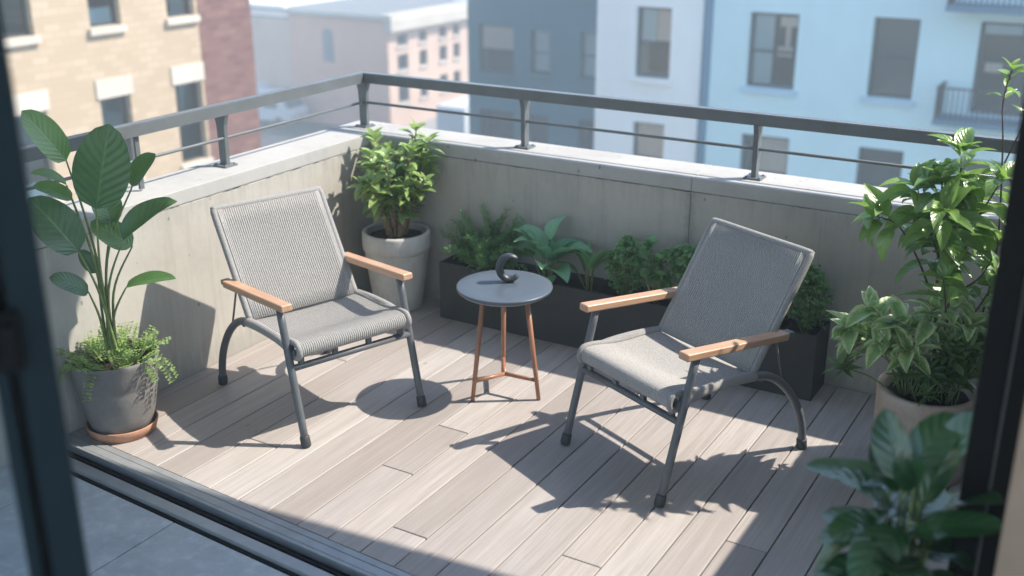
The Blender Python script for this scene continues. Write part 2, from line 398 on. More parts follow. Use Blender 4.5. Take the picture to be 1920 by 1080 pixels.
DX1 = 3.5; PITCH = .147; GAP = .0048
joints = {1.243: [-1.215, -1.6], 2.566: [-1.42], .361: [-.9], 1.831: [-.55], 3.007: [-1.0], 1.537: [-1.93], 2.125: [-1.78], .655: [-1.7]}
b = MB()
k0 = 1.39 - 10*PITCH
for i in range(0, 26):
    x0 = k0 + i*PITCH; x1 = x0+PITCH
    if x1 < .02 or x0 > DX1: continue
    xa = max(x0+GAP/2, .004); xb = min(x1-GAP/2, DX1)
    ys = [-2.088, -.004]
    for kx, js in joints.items():
        if abs(kx-x0) < .03: ys += js
    ys.sort()
    for y0, y1 in zip(ys, ys[1:]):
        b.rbox(((xa+xb)/2, (y0+y1)/2+rnd(-.0005, .0005), -.012), (xb-xa, y1-y0-.004, .024), .0022, tint=random.random(), seg=1)
b.v = [(x, y+(.0686-.062*x if y < -2.04 else 0), z) for x, y, z in b.v]
b.build('deck', M['deck'])['kind'] = 'structure'
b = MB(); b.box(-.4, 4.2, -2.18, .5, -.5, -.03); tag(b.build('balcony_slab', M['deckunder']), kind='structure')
b = MB()   # interior tiles
for ix in range(-3, 9):
    for iy in range(0, 6):
        x0 = .86+ix*.6; y1 = -2.308-iy*.6
        b.rbox((x0+.3, y1-.3, -.012), (.594, .594, .02), .002, seg=1, tint=random.random())
SH = lambda q: [(x, y+.0686-.062*x, z) for x, y, z in q.v]
b.v = SH(b)
tag(b.build('floor', M['stone']), kind='structure')
b = MB(); b.box(-1.5, 6.4, -6.2, -2.308, -.3, -.0165); b.v = SH(b); tag(b.build('floor_bed', M['grout']), kind='structure')
# sliding door track
T = empty('door_track', (0, 0, 0), 'grey aluminium sliding door track with a black channel across the balcony threshold', 'door track')
b = MB()
for (y0, y1, z0, z1) in ((-2.122, -2.092, -.028, .004), (-2.166, -2.128, -.028, .009), (-2.184, -2.171, -.028, .014), (-2.288, -2.243, -.028, .012)):
    b.rbox((1.6, (y0+y1)/2, (z0+z1)/2), (5.2, y1-y0, z1-z0), .0025)
b.v = SH(b); b.build('sill_strip', M['alu'], T)
b = MB(); b.rbox((1.6, -2.2135, -.022), (5.2, .057, .012), .001); b.rbox((1.6, -2.2965, -.016), (5.2, .013, .024), .001)
b.rbox((1.6, -2.213, -.011), (5.2, .006, .012), .001)
b.v = SH(b); b.build('channel', M['black_metal'], T)

# ------------------------------------------------------------------ parapet, coping, railing
H = .856; CW = .273; CT = .066
XL, YB = 0., 0.
def wall_faces(b, nx, p0, p1, z0, z1, m): pass
pw = empty('parapet_wall', (0, 0, 0), 'L-shaped weathered concrete parapet wall round the balcony with a pale coping', 'parapet')
b = MB()
b.rbox((1.82/2-.125, .125, (H-CT)/2-.15), (1.82+.25, .25, H-CT+.3), .003)
b.rbox(((1.8225+3.9)/2, .125, (H-CT)/2-.15), (3.9-1.8225, .25, H-CT+.3), .003)
b.rbox((-.125, -1.6-.001, (H-CT)/2-.15), (.25, 3.2, H-CT+.3), .003)
b.build('wall', M['wall'], pw)
b = MB()   # rough mortar bed in the joint below the coping
b.box(-.25, 3.9, .0015, .25, H-CT+.001, H-CT+.003); b.box(-.25, -.0015, -3.2, 0, H-CT+.001, H-CT+.003)
for i in range(70):
    if i == 0: b.box(1.8192, 1.8232, .0035, .25, -.3, H-CT-.001); b.box(1.8180, 1.8220, .0035, CW-.003, H-CT+.004, H-.003)
    x = rnd(.05, 3.3); w = rnd(.01, .05); b.box(x, x+w, -.0004, .01, H-CT-rnd(.0005, .002), H-CT+.002)
for i in range(45):
    y = rnd(-2.1, -.05); w = rnd(.01, .05); b.box(-.01, .0004, y, y+w, H-CT-rnd(.0005, .002), H-CT+.002)
b.build('mortar_joint', plain('dark_mortar', (.20, .19, .175), .9), pw)
b = MB()
for x0, x1 in ((-CW+.005, 1.8188), (1.8212, 3.9)):
    b.rbox(((x0+x1)/2, CW/2+.001, H-CT/2+.0012), (x1-x0, CW-.002, CT-.0024), .0035, seg=2)
b.rbox((-CW/2-.0005, -1.6-.003, H-CT/2+.0015), (CW-.001, 3.2, CT-.003), .0035, seg=2)
b.build('coping', M['coping'], pw)

RT = 1.151; RY = .137
rl = empty('railing', (0, 0, H), 'dark grey metal balcony railing with a flat handrail and one thin mid rail', 'railing')
rl.location = (0, 0, 0)
b = MB(); RH, RW = .052, .05
def miter(b, w, z0, z1):   # L-shaped bar with a mitred corner
    o = w/2
    a = [(-RY-o, -3.2), (-RY-o, RY+o), (3.9, RY+o), (3.9, RY-o), (-RY+o, RY-o), (-RY+o, -3.2)]
    n = b.add([(x, y, z) for z in (z0, z1) for x, y in a])
    b.face([n+i for i in (5, 4, 1, 0)]); b.face([n+i for i in (4, 3, 2, 1)])
    b.face([n+6+i for i in (0, 1, 4, 5)]); b.face([n+6+i for i in (1, 2, 3, 4)])
    for i in range(6):
        j = (i+1) % 6; b.face((n+j, n+i, n+6+i, n+6+j))
miter(b, RW, RT-RH, RT-.003); miter(b, RW-.006, RT-.0029, RT)
b.build('handrail', M['rail'], rl)
b = MB(); b.tube(spline([(-RY, -3.2, .99), (-RY, -1.5, .99), (-RY, RY, .99)], 2), .0075, 8); b.tube([(-RY, RY, .99), (3.9, RY, .99)], .0075, 8)
b.build('mid_rail', M['rail'], rl)
def post(x, y, along, w=.044, slim=False):
    b = MB(); z0, z1 = H+.008, RT-RH-.0005
    pr = [(0, .46), (.55, .50), (.8, .56), (.93, .72), (1, .86)] if not slim else [(0, .2), (1, .2)]
    for (t0, w0), (t1, w1) in zip(pr, pr[1:]):
        for kk in (0,):
            za, zb = z0+(z1-z0)*t0, z0+(z1-z0)*t1; h0, h1 = w*w0, w*w1; t = .011
            q = []
            for z, h in ((za, h0), (zb, h1)):
                for sx, sy in ((-1, -1), (1, -1), (1, 1), (-1, 1)):
                    q.append((x+(sx*t if along == 'y' else sx*h), y+(sy*h if along == 'y' else sy*t), z))
            # plate seen edge on keeps its depth
            n = b.add(q)
            for i in range(4): b.face((n+i, n+(i+1) % 4, n+4+(i+1) % 4, n+4+i))
            if t0 == 0: b.face((n+3, n+2, n+1, n))
            if t1 == 1: b.face((n+4, n+5, n+6, n+7))
    p = b.build('post', M['rail'], rl)
    if not slim:
        b = MB(); b.rbox((x, y, H+.0045), (.082, .082, .0085), .002); 
        for sx in (-1, 1):
            for sy in (-1, 1): b.lathe([(0, .0135), (.006, .0135), (.0065, .009), (.0065, .0087)], (x+sx*.03, y+sy*.03, H), 8)
        b.build('base_plate', M['rail'], p)
post(-.150, -.907, 'x'); post(-RY, RY, 'x', .05); post(.869, .142, 'y'); post(2.066, .137, 'y'); post(3.25, .137, 'y'); post(-.15, -2.1, 'x'); post(-.137, -1.42, 'x', .03, True)

# house wall; the unseen side wall and slab overhead are added to cast shade
b = MB(); b.rbox((3.62, -1.05, .40), (.22, 2.3, 1.8), .004); b.build('side_wall', M['coping'])
tag(COL.objects['side_wall'], 'plain concrete side wall closing the right end of the balcony', 'wall')
b = MB(); b.rbox((4.72, -2.56, 1.2), (2.5, .2, 3.0), .004); b.build('house_wall', M['houseplaster']); tag(COL.objects['house_wall'], 'beige plaster house wall at the right edge beside the black door jamb', 'house wall')
b = MB(); e0, e1 = -.545+.10*(-2.5-2.315), -.545+.10*(7-2.315)
n = b.add([(x, y, z) for z in (2.85, 3.05) for x, y in ((-2.5, -5.2), (7, -5.2), (7, e1), (-2.5, e0))])
for q in ((3, 2, 1, 0), (4, 5, 6, 7), (0, 1, 5, 4), (1, 2, 6, 5), (2, 3, 7, 6), (3, 0, 4, 7)): b.face([n+i for i in q])
tag(b.build('overhang', plain('white_soffit', (.78, .77, .75), .9)), kind='structure')  # unseen slab, edge placed for its shadow, white underside added to bounce light

# door jamb (right) and open door leaf (left)
J = empty('door_jamb', (3.411, -2.40, 0), 'black aluminium door jamb with a thin groove at the right side of the opening', 'door jamb')
b = MB(); b.rbox((-.015, 0, 1.3), (.05, .10, 2.6), .003); b.rbox((.037, .0, 1.3), (.046, .085, 2.6), .003); b.build('jamb_profile', M['black_metal'], J)
b = MB(); b.rbox((.0125, -.032, 1.3), (.005, .02, 2.6), .0008); b.build('seal_strip', plain('seal_grey', (.16, .15, .14), .5), J)
dl = V((2.505-CAM.x, -3.765-CAM.y, 0)); dn = dl.normalized(); dr = V((dn.y, -dn.x, 0))
dpos = CAM + dn*1.5; ang = math.atan2(dr.y, dr.x)
dpos = dpos - dr*.049
L = empty('door_leaf', (dpos.x, dpos.y, 0), 'dark teal framed glass door leaf standing open at the left edge of the view', 'door', None, ang)
b = MB()
b.rbox((-.012, .02, 1.15), (.047, .045, 2.28), .003); b.rbox((-.058, .02, 1.15), (.018, .036, 2.28), .003)
b.rbox((-.0425, .028, 1.15), (.013, .02, 2.28), .001, m=1)
b.rbox((-.48, .02, .06), (.826, .036, .1), .003); b.rbox((-.48, .02, 2.24), (.826, .036, .1), .003); b.rbox((-.90, .02, 1.15), (.016, .036, 2.28), .003)
b.build('leaf_frame', [M['frame_teal'], M['black_metal']], L)
b = MB(); b.box(-.892, -.067, .017, .022, .11, 2.19); b.build('glass', M['pane'], L)
b = MB(); b.rbox((-.047, -.010, 1.533), (.046, .02, .085), .004); b.rbox((-.040, -.030, 1.533), (.018, .022, .062), .005, seg=3); b.build('latch', M['black_metal'], L)

# ------------------------------------------------------------------ chairs
def make_chair():
    c = empty('lounge_chair', (0, 0, 0), 'grey rope lounge chair at the left, facing right with its back to the side parapet', 'chair', 'woven rope lounge chairs on the deck')
    hw = .282
    FR = M['frame']
    for sy in (-1, 1):
        y = sy*hw; d = V((-.14, 0, .55)).normalized()
        b = MB(); b.tube([V((.40, y, 0))+d*t for t in (.005, .1, .2, .3, .4, .5, .562)], .0155, 14); lg = b.build('front_leg', FR, c)
        b = MB(); b.tube([V((.40, y, 0.002)), V((.40, y, 0.002))+d*.004, V((.40, y, 0))+d*.042, V((.40, y, 0))+d*.047], [.0185, .0205, .0195, .017], 16); b.build('foot_cap', M['rubber'], lg)
        yy = sy*(hw-.012)
        path = spline([(.305, yy, .383), (.20, yy, .398), (.06, yy, .398), (-.07, yy, .388), (-.145, yy, .363), (-.215, yy, .312), (-.275, yy, .245), (-.322, yy, .165), (-.348, yy, .085), (-.357, yy, .003)], 5)
        b = MB(); b.tube(path, .0165, 14, side=(0, 1, 0)); rg = b.build('rear_leg', FR, c)
        b = MB(); b.tube([(-.357, yy, .002), (-.3565, yy, .006), (-.353, yy, .04), (-.3525, yy, .045)], [.019, .021, .0205, .018], 16); b.build('foot_cap', M['rubber'], rg)
        # armrest
        a0, a1 = V((.325, y, .567)), V((-.185, y, .530)); ax = (a0-a1).normalized(); az = V((0, 1, 0)).cross(ax)*-1
        if az.z < 0: az = -az
        Mx = Matrix((( ax.x, 0, az.x, (a0.x+a1.x)/2), (ax.y, 1, az.y, y), (ax.z, 0, az.z, (a0.z+a1.z)/2), (0, 0, 0, 1)))
        b = MB(); b.rbox((0, 0, 0), ((a0-a1).length, .050, .029), .006, Mx, seg=3, smooth=False); b.build('armrest', M['armwood'], c)
        b = MB(); b.rbox((-(a0-a1).length/2-.012, -sy*.004, 0), (.05, .036, .022), .003, Mx); b.build('arm_bracket', FR, c)
        b = MB(); b.tube([(-.172, sy*(hw-.030), .50), (-.19, sy*(hw-.026), .43), (-.225, sy*(hw-.022), .318)], .0045, 8); b.build('back_strut', FR, c)
    b = MB(); b.tube([(.322, -hw, .312), (.322, hw, .312)], .0135, 12); b.build('crossbar', FR, c)
    b = MB(); b.tube([(-.10, -hw+.012, .366), (-.10, hw-.012, .366)], .012, 12); b.build('crossbar', FR, c)
    for y in (-.235, -.08, .08, .235):
        b = MB(); b.rbox((.318, y, .336), (.018, .022, .034), .002); b.build('bracket', FR, c)
    # seat of ropes that run over a rolled front edge
    b = MB(); hs = .262; n = 54; pit = 2*(hs-.012)/(n-1)
    prof = [(-.075, .392), (-.03, .396), (.05, .399), (.13, .398), (.20, .402), (.26, .411), (.305, .4155)]
    rc = V((.324, 0, .3845)); rad = .031
    for k in range(1, 10):
        a = R(100-k*29); prof.append((rc.x+math.cos(a)*rad, rc.z+math.sin(a)*rad))
    prof += [(.27, .352)]
    for i in range(n):
        y = -hs+.012+i*pit; w = .0048
        sag = -.012*(1-((y/hs)**2))
        pts = spline([(x, y, z + (sag if x < .25 else sag*.3 if x < .3 else 0)) for x, z in prof], 2)
        b.tube(pts, w, 7, side=(0, 1, 0), flat=.72, sc=1.)
    st = b.build('seat', M['rope'], c)
    for sy in (-1, 1):
        b = MB(); yy = sy*(hw-.014)
        b.tube(spline([(.30, yy, .385), (.20, yy, .3985), (.06, yy, .3985), (-.055, yy, .3895)], 5), .0192, 14, side=(0, 1, 0))
        y2 = sy*(hs-.004); pp = [(x, y2, z) for x, z in prof]
        b.tube(spline(pp, 2), .0125, 9, side=(0, 1, 0))
        b.build('seat_edging', M['ropewrap'], st)
    # backrest
    B0, B1 = V((-.055, 0, .392)), V((-.318, 0, .815)); D = (B1-B0); Ld = D.length; D.normalize()
    hb = .256; rt = .0148; cr = .022
    b = MB(); n = 44; inner = hb-.040
    nrm = V((D.z, 0, -D.x))
    for i in range(n):
        y = -inner+2*inner*i/(n-1)
        pts = [B0+D*(t*(Ld-.01))+V((0, y, 0))+nrm*(.010-.014*math.sin(math.pi*t)*(1-(y/inner)**2)) for t in (0, .12, .25, .38, .5, .62, .75, .88, 1)]
        b.tube(pts, .0050, 8, side=(0, 1, 0), flat=1.15)
    # flat bands beside the tubes
    for sy in (-1, 1):
        for q in range(3):
            y = sy*(inner+.0095+q*.0075)
            b.tube([B0+D*(t*(Ld-.008))+V((0, y, 0))+nrm*(.012-.0008*q) for t in (0, .2, .4, .6, .8, 1)], .0048, 7, side=(0, 1, 0), flat=.8)
    bk = b.build('backrest', M['rope'], c)
    b = MB()
    pts = [B0+V((0, -hb, 0)), B0+D*(Ld*.35)+V((0, -hb, 0)), B0+D*(Ld*.7)+V((0, -hb, 0)), B0+D*(Ld-cr)+V((0, -hb, 0)), B0+D*(Ld-cr*.3)+V((0, -hb+cr*.3, 0)), B0+D*Ld+V((0, -hb+cr, 0)), B0+D*Ld+V((0, 0, 0)),
           B0+D*Ld+V((0, hb-cr, 0)), B0+D*(Ld-cr*.3)+V((0, hb-cr*.3, 0)), B0+D*(Ld-cr)+V((0, hb, 0)), B0+D*(Ld*.7)+V((0, hb, 0)), B0+D*(Ld*.35)+V((0, hb, 0)), B0+V((0, hb, 0))]
    b.tube(spline(pts, 5), rt, 14, side=nrm)
    b.build('back_edging', M['ropewrap'], bk)
    return c
ch1 = make_chair(); ch1.location = (.617, -1.240, 0); ch1.rotation_euler.z = math.atan2(-.332, .943)
ch2 = copy_tree(ch1); ch2.location = (2.198, -.8515, 0); ch2.rotation_euler.z = math.atan2(-.905, -.426)
ch2['label'] = 'grey rope lounge chair at the right, turned towards the door beside the small round table'

# ------------------------------------------------------------------ table and ornament
tb = empty('side_table', (1.32, -.808, 0), 'small round grey side table on three slim wooden legs between the chairs', 'table')
b = MB(); b.lathe([(0, .474), (.178, .474), (.190, .476), (.2025, .486), (.205, .491), (.205, .4965), (.2035, .4995), (.201, .5005), (.15, .501), (0, .501)], k=72); b.build('table_top', M['tabletop'], tb)
for ft in ((1.246, -.955), (1.487, -.80), (1.22, -.655)):
    d = V((ft[0]-1.32, ft[1]-.0+.808, 0)); top = d.normalized()*.105+V((0, 0, .4745)); ft3 = V((d.x, d.y, .001))
    b = MB(); b.tube([ft3, ft3+(top-ft3)*.3, top], [.0090, .0105, .0120], 8); b.build('leg', M['legwood'], tb)
    b = MB(); q = ft3+(top-ft3)*.19; b.tube([V((0, 0, q.z-.002)), V((q.x, q.y, q.z))*.97+V((0, 0, q.z*.03))], .0092, 8); b.build('stretcher', M['legwood'], tb)
b = MB()
pts = []; rr = []
for i in range(25):
    t = i/24; a = R(52+t*262); rad = .046+.006*math.sin(t*math.pi)
    pts.append((rad*math.cos(a)*.92+.004, 0, .060+rad*1.04*math.sin(a)))
    rr.append(.0085+.0100*math.sin(math.pi*min(1, max(0, t*.94+.03)))**.55)
b.tube(pts, rr, 14, side=(0, 1, 0), flat=.9)
zmin = min(p[2] for p in b.v); b.v = [(x, y*1.25, z-zmin) for x, y, z in b.v]
o = b.build('crescent_ornament', M['sculpt'], None, (1.318, -.762, .501), math.atan2(.507, .86)); tag(o, 'dark curved C-shaped ornament standing on the round side table', 'ornament')

# ------------------------------------------------------------------ pots
def pot(name, label, loc, prof, mat, soil_r, soil_z, rimmat=None):
    t = empty(name, loc, label, 'plant pot')
    b = MB(); b.lathe(prof, k=56); bd = b.build('pot_body', mat, t)
    b = MB()
    n = 9; kk = 28; pr = []
    b.lathe([(soil_r*(1-i/n), soil_z+.012*math.sin(i*1.3)+.004*i/n) for i in range(n)]+[(0.0005, soil_z+.012)], k=kk)
    b.v = [(x+rnd(-.004, .004), y+rnd(-.004, .004), z+rnd(-.006, .006)) for x, y, z in b.v]
    b.build('soil', M['soil'], t); return t
PL = V((.155, -1.905, 0)); PL0 = V((.155, -1.94, 0)); PC = V((.29, -.185, 0)); PR = V((3.02, -.57, 0))
sc = MB(); sc.lathe([(0, .0), (.118, 0), (.131, .004), (.142, .043), (.139, .047), (.134, .044), (.124, .012), (0, .012)], k=48)
tag(sc.build('saucer', M['saucer'], None, PL), 'round terracotta saucer under the grey pot on the left', 'saucer')
pot('flower_pot', 'tapered dark grey pot on a terracotta saucer by the left parapet', PL+V((0, 0, .0125)),
    [(0, 0), (.105, 0), (.116, .008), (.134, .07), (.150, .15), (.1575, .200), (.1565, .206), (.159, .212), (.170, .305), (.1725, .318), (.169, .324), (.160, .324), (.156, .315), (.150, .26), (0, .26)], M['potgrey'], .152, .292)
pot('flower_pot', 'tall pale cement pot with a thick rim in the corner of the parapets', PC,
    [(0, 0), (.118, 0), (.127, .008), (.140, .10), (.154, .20), (.163, .285), (.1655, .315), (.1645, .318), (.1745, .324), (.177, .340), (.177, .405), (.174, .416), (.166, .420), (.156, .416), (.152, .40), (.150, .33), (0, .33)], M['potwhite'], .151, .378)
pr_ = pot('flower_pot', 'wide weathered terracotta planter pot behind the foreground leaves on the right', PR,
    [(0, 0), (.160, 0), (.168, .008), (.174, .10), (.178, .20), (.181, .315), (.183, .330), (.179, .340), (.160, .340), (.154, .330), (.152, .25), (0, .25)], M['terracotta'], .152, .300)
PF = V((3.29, -2.50, 0))
pot('flower_pot', 'dark planter pot just inside the door below the foreground leaves', PF, [(0, 0), (.10, 0), (.11, .01), (.13, .42), (.128, .43), (.118, .43), (.112, .40), (0, .40)], M['planter'], .112, .405)

# ------------------------------------------------------------------ left big-leaf plant
vd = V((-.7947, .60696, 0)); rt = V((.60696, .7947, 0)); UP = V((0, 0, 1))
def LP(a, z, dep=0): return PL0 + rt*a + UP*z + vd*dep
bp = empty('broad_leaf_plant', (PL.x, PL.y, .30), 'tall plant with big dark oval leaves on thin stems in the left grey pot', 'plant')
def rel(p, o): return p - o.location
TOCAM = -vd
leaves = [  # base (a,z,depth), tip, width, facing normal, curl, tint, fold
 ((.037, .951, -.03), (.118, 1.262, -.05), .205, TOCAM*.9+UP*.25-rt*.1, .25, .18, .06),
 ((-.044, 1.126, .05), (-.165, 1.322, .03), .125, TOCAM*.8+UP*.5+rt*.3, .3, .85, .10),
 ((.178, 1.001, .06), (.275, 1.112, .10), .092, TOCAM*.6+UP*.6-rt*.5, .35, .55, .25),
 ((-.045, .800, -.06), (-.185, 1.010, -.02), .165, TOCAM*.75+UP*.35+rt*.25, .35, .05, .08),
 ((.118, .815, -.02), (.330, .935, .02), .105, UP*.9+TOCAM*.5-rt*.4, .45, .30, .40),
 ((.150, .775, .02), (.015, .878, .05), .12, TOCAM*.7+UP*.7+rt*.2, .3, .62, .05),
 ((-.055, 1.039, .02), (-.168, 1.105, -.02), .06, UP*.9+TOCAM*.4, .5, .7, .3),
 ((-.031, .633, -.05), (-.155, .722, -.09), .085, TOCAM*.6+UP*.7, .5, .1, .1),
 ((.108, .610, .02), (.292, .640, -.03), .075, UP*.9+TOCAM*.35, .6, .42, .2),
 ((.011, .680, .03), (-.04, .768, .06), .06, TOCAM+UP*.3, .2, .05, .05),
 ((-.044, .965, .08), (-.17, 1.025, .12), .08, UP*.8+TOCAM*.4, .4, .8, .2),
 ((.085, .86, .06), (.06, 1.0, .10), .12, TOCAM+UP*.3+rt*.4, .2, .3, .1),
]
b = MB()
for (ba, ti, w, nm, cu, tn, fo) in leaves:
    p0, p1 = LP(*ba), LP(*ti); L_ = (p1-p0).length
    root = LP(rnd(-.02, .02), .302, rnd(-.02, .02)) + (PL-PL0)
    midp = root.lerp(p0, .55) + UP*.06*min(1, (p0-root).length) - rt*(ba[0]*.28)
    b.tube([rel(q, bp) for q in spline([root, midp, p0], 7)], [.0070-.0040*(i/14) for i in range(15)], 7)
b.build('stem', M['greenstem'], bp)
for (ba, ti, w, nm, cu, tn, fo) in leaves:
    p0, p1 = LP(*ba), LP(*ti); L_ = (p1-p0).length; d = (p1-p0).normalized()
    nm = V(nm); u = (nm - d*nm.dot(d)).normalized()
    d2 = d*math.cos(cu*.5)+u*math.sin(cu*.5)
    m = MB(); m.leaf(rel(p0, bp), d2, nm, L_*1.03, w, cu, fo, 'oval', 14, 8, tn, .05)
    m.build('leaf', M['L_big'], bp)

# frilly ground cover round its rim
gc = empty('ground_cover', (PL.x, PL.y, .305), 'frilly light green ground cover spilling over the rim of the left grey pot', 'plant')
b = MB(); sb = MB()
def frond(b, sb, base, d, L, droop, tint, nl=9, ls=.011, up=UP, wid=.45):
    d = V(d).normalized(); pts = []; p = V(base); el = d.copy()
    for i in range(nl+1):
        pts.append(p.copy()); el = (el - UP*droop/nl).normalized(); p = p + el*L/nl
    sb.tube(pts, [.0013]*(nl)+[.0006], 4, cap=False)
    sd = d.cross(UP); sd = sd.normalized() if sd.length > .1 else V((1, 0, 0))
    for i in range(2, nl+1):
        for s_ in (-1, 1):
            for q in range(2):
                dd = sd*s_*rnd(.6, 1)+el*rnd(.1, .7)+UP*rnd(-.2, .5)
                b.leaf(pts[i]+sd*s_*q*ls*.6, dd, UP+V((rnd(-.4, .4), rnd(-.4, .4), 0)), ls*rnd(.8, 1.3)*(1.2-i/nl*.5), ls*wid*rnd(.9, 1.3), .3, .1, 'oval', 2, 2, min(1, max(0, tint+rnd(-.25, .25))))
for i in range(78):
    a = rnd(0, 2*math.pi); r = math.sqrt(rnd(.02, 1))*.145
    base = V((r*math.cos(a), r*math.sin(a), .005)); out = V((math.cos(a), math.sin(a), 0))
    lng = rnd(.05, .10)*(1.15 if r > .1 else 1)
    frond(b, sb, base, out*rnd(.2, .6)*(r/.1)+UP*rnd(.8, 1.3)+V((rnd(-.3, .3), rnd(-.3, .3), 0)), lng, rnd(.3, 1.1), rnd(.35, 1.), 8, .016, wid=.66)
for i in range(8):
    a = [-2.3, -2.0, -2.6, .35, .1, .6, -1.2, 1.6][i]
    base = V((.14*math.cos(a), .14*math.sin(a), .015)); out = V((math.cos(a), math.sin(a), 0))
    frond(b, sb, base, out+UP*.5, rnd(.10, .15), 2.6, rnd(.4, .8), 10, .016, wid=.66)
sb.build('stem', M['greenstem'], gc); b.build('foliage', M['L_cover'], gc)

# ------------------------------------------------------------------ generic leafy shrub
def shrub(name, label, cat, loc, stems, lm, sm, leafL, leafW, per, prof='oval', tint=(0, 1), curl=.6, fold=.18, nl=5, nw=2, spread=(.3, 1.0), start=.35, whorl=True, up=.35, r0=.006, group=None):
    o = empty(name, loc, label, cat, group); sb = MB(); b = MB()
    for st in stems:
        pts = spline([V(p) for p in st['p']], 6); n = len(pts); r = st.get('r', r0)
        sb.tube(pts, [r*(1-.7*i/n) for i in range(n)], 7)
        cnt = st.get('n', per); s0 = st.get('s', start)
        for q in range(cnt):
            t = s0+(1-s0)*(q+rnd(0, .9))/cnt; t = min(.999, t); i = min(n-2, int(t*(n-1)))
            f = t*(n-1)-i; p = pts[i].lerp(pts[i+1], f); tg = (pts[i+1]-pts[i]).normalized()
            a = q*2.4+rnd(-.5, .5)
            e1 = tg.orthogonal().normalized(); e2 = tg.cross(e1)
            rad = e1*math.cos(a)+e2*math.sin(a)
            lf = rnd(*spread)
            d = rad*lf + tg*(1.05-lf*.6) + UP*rnd(-.25, up)
            L_ = leafL*rnd(.65, 1.15)*st.get('ls', 1); tn = tint[0]+(tint[1]-tint[0])*min(1, max(0, .25+.5*t+rnd(-.4, .35)))
            pe = p + d.normalized()*leafL*.12
            sb.tube([p, pe], .0012, 4, cap=False)
            b.leaf(pe, d, UP*1.0+tg*.4+V((rnd(-.5, .5), rnd(-.5, .5), 0)), L_, L_*leafW*rnd(.85, 1.15), curl*rnd(.3, 1.6), fold*rnd(.5, 1.6), prof, nl, nw, tn, 0., rnd(-.4, .4))
        # crown rosette at the tip
        for q in range(st.get('tip', 4)):
            a = q*2.1+rnd(0, 1); e = pts[-1]-pts[-2]; e.normalize(); e1 = e.orthogonal().normalized(); e2 = e.cross(e1)
            d = e*rnd(.5, 1.1)+(e1*math.cos(a)+e2*math.sin(a))*rnd(.4, .8)
            L_ = leafL*rnd(.6, 1.0)*st.get('ls', 1)
            b.leaf(pts[-1], d, UP+e, L_, L_*leafW, curl*.8, fold, prof, nl, nw, tint[0]+(tint[1]-tint[0])*rnd(.6, 1))
    sb.build('stem', sm, o); b.build('foliage', lm, o); return o

st = []
random.seed(21)
for i in range(17):
    a = i*2.399; r = .03+.05*((i*7) % 5)/5
    b0 = V((r*math.cos(a)*.6, r*math.sin(a)*.6, .37)); hh = rnd(.30, .50); sp = rnd(.08, .24)
    m1 = b0+V((math.cos(a)*sp*.35, math.sin(a)*sp*.35, hh*.5)); tp = V((math.cos(a)*sp, math.sin(a)*sp, .37+hh))
    tp.x = max(tp.x, -.2); tp.y = min(tp.y, .12); m1.x = max(m1.x, -.12); m1.y = min(m1.y, .11)
    st.append(dict(p=[b0, m1, tp], r=.0075, n=26, s=.36))
st.append(dict(p=[(0.03, 0.02, .37), (.06, .04, .65), (.10, .065, .94)], r=.008, n=22, s=.55))
st.append(dict(p=[(0.02, 0.05, .37), (.09, .06, .6), (.155, .09, .88)], r=.008, n=22, s=.5))
shrub('leafy_shrub', 'bushy light green shrub with woody stems in the pale corner pot', 'plant', (PC.x, PC.y, 0), st, M['L_corner'], M['bark'], .085, .50, 24, 'ovate', (0, 1), .7, .2, 5, 2, (.4, 1.1))

# ------------------------------------------------------------------ planter box and its plants
PX0, PX1, PY0, PY1, PH = .575, 2.505, -.215, -.012, .302
pb = empty('planter_box', (PX0, PY0, 0), 'long low charcoal planter box full of herbs along the back parapet', 'planter')
b = MB(); w = .014; X, Y = PX1-PX0, PY1-PY0
b.rbox((X/2, w/2, PH/2), (X, w, PH), .002); b.rbox((X/2, Y-w/2, PH/2), (X, w, PH), .002)
b.rbox((w/2, Y/2, PH/2-.0005), (w, Y-2*w, PH-.001), .002); b.rbox((X-w/2, Y/2, PH/2-.0005), (w, Y-2*w, PH-.001), .002); b.rbox((X/2, Y/2, .012), (X-2*w, Y-2*w, .016), 0)
b.build('box', M['planter'], pb)
b = MB(); nx, ny = 90, 10
n0 = b.add([(w+(X-2*w)*i/nx, w+(Y-2*w)*j/ny, PH-.035+rnd(-.009, .009)) for j in range(ny+1) for i in range(nx+1)])
for j in range(ny):
    for i in range(nx): a = n0+j*(nx+1)+i; b.face((a, a+1, a+nx+2, a+nx+1), None, .5, 0, True)
b.build('soil', M['soil'], pb)
GP = 'plants growing in the planter box'
PYc = -.12; SZ = PH-.035
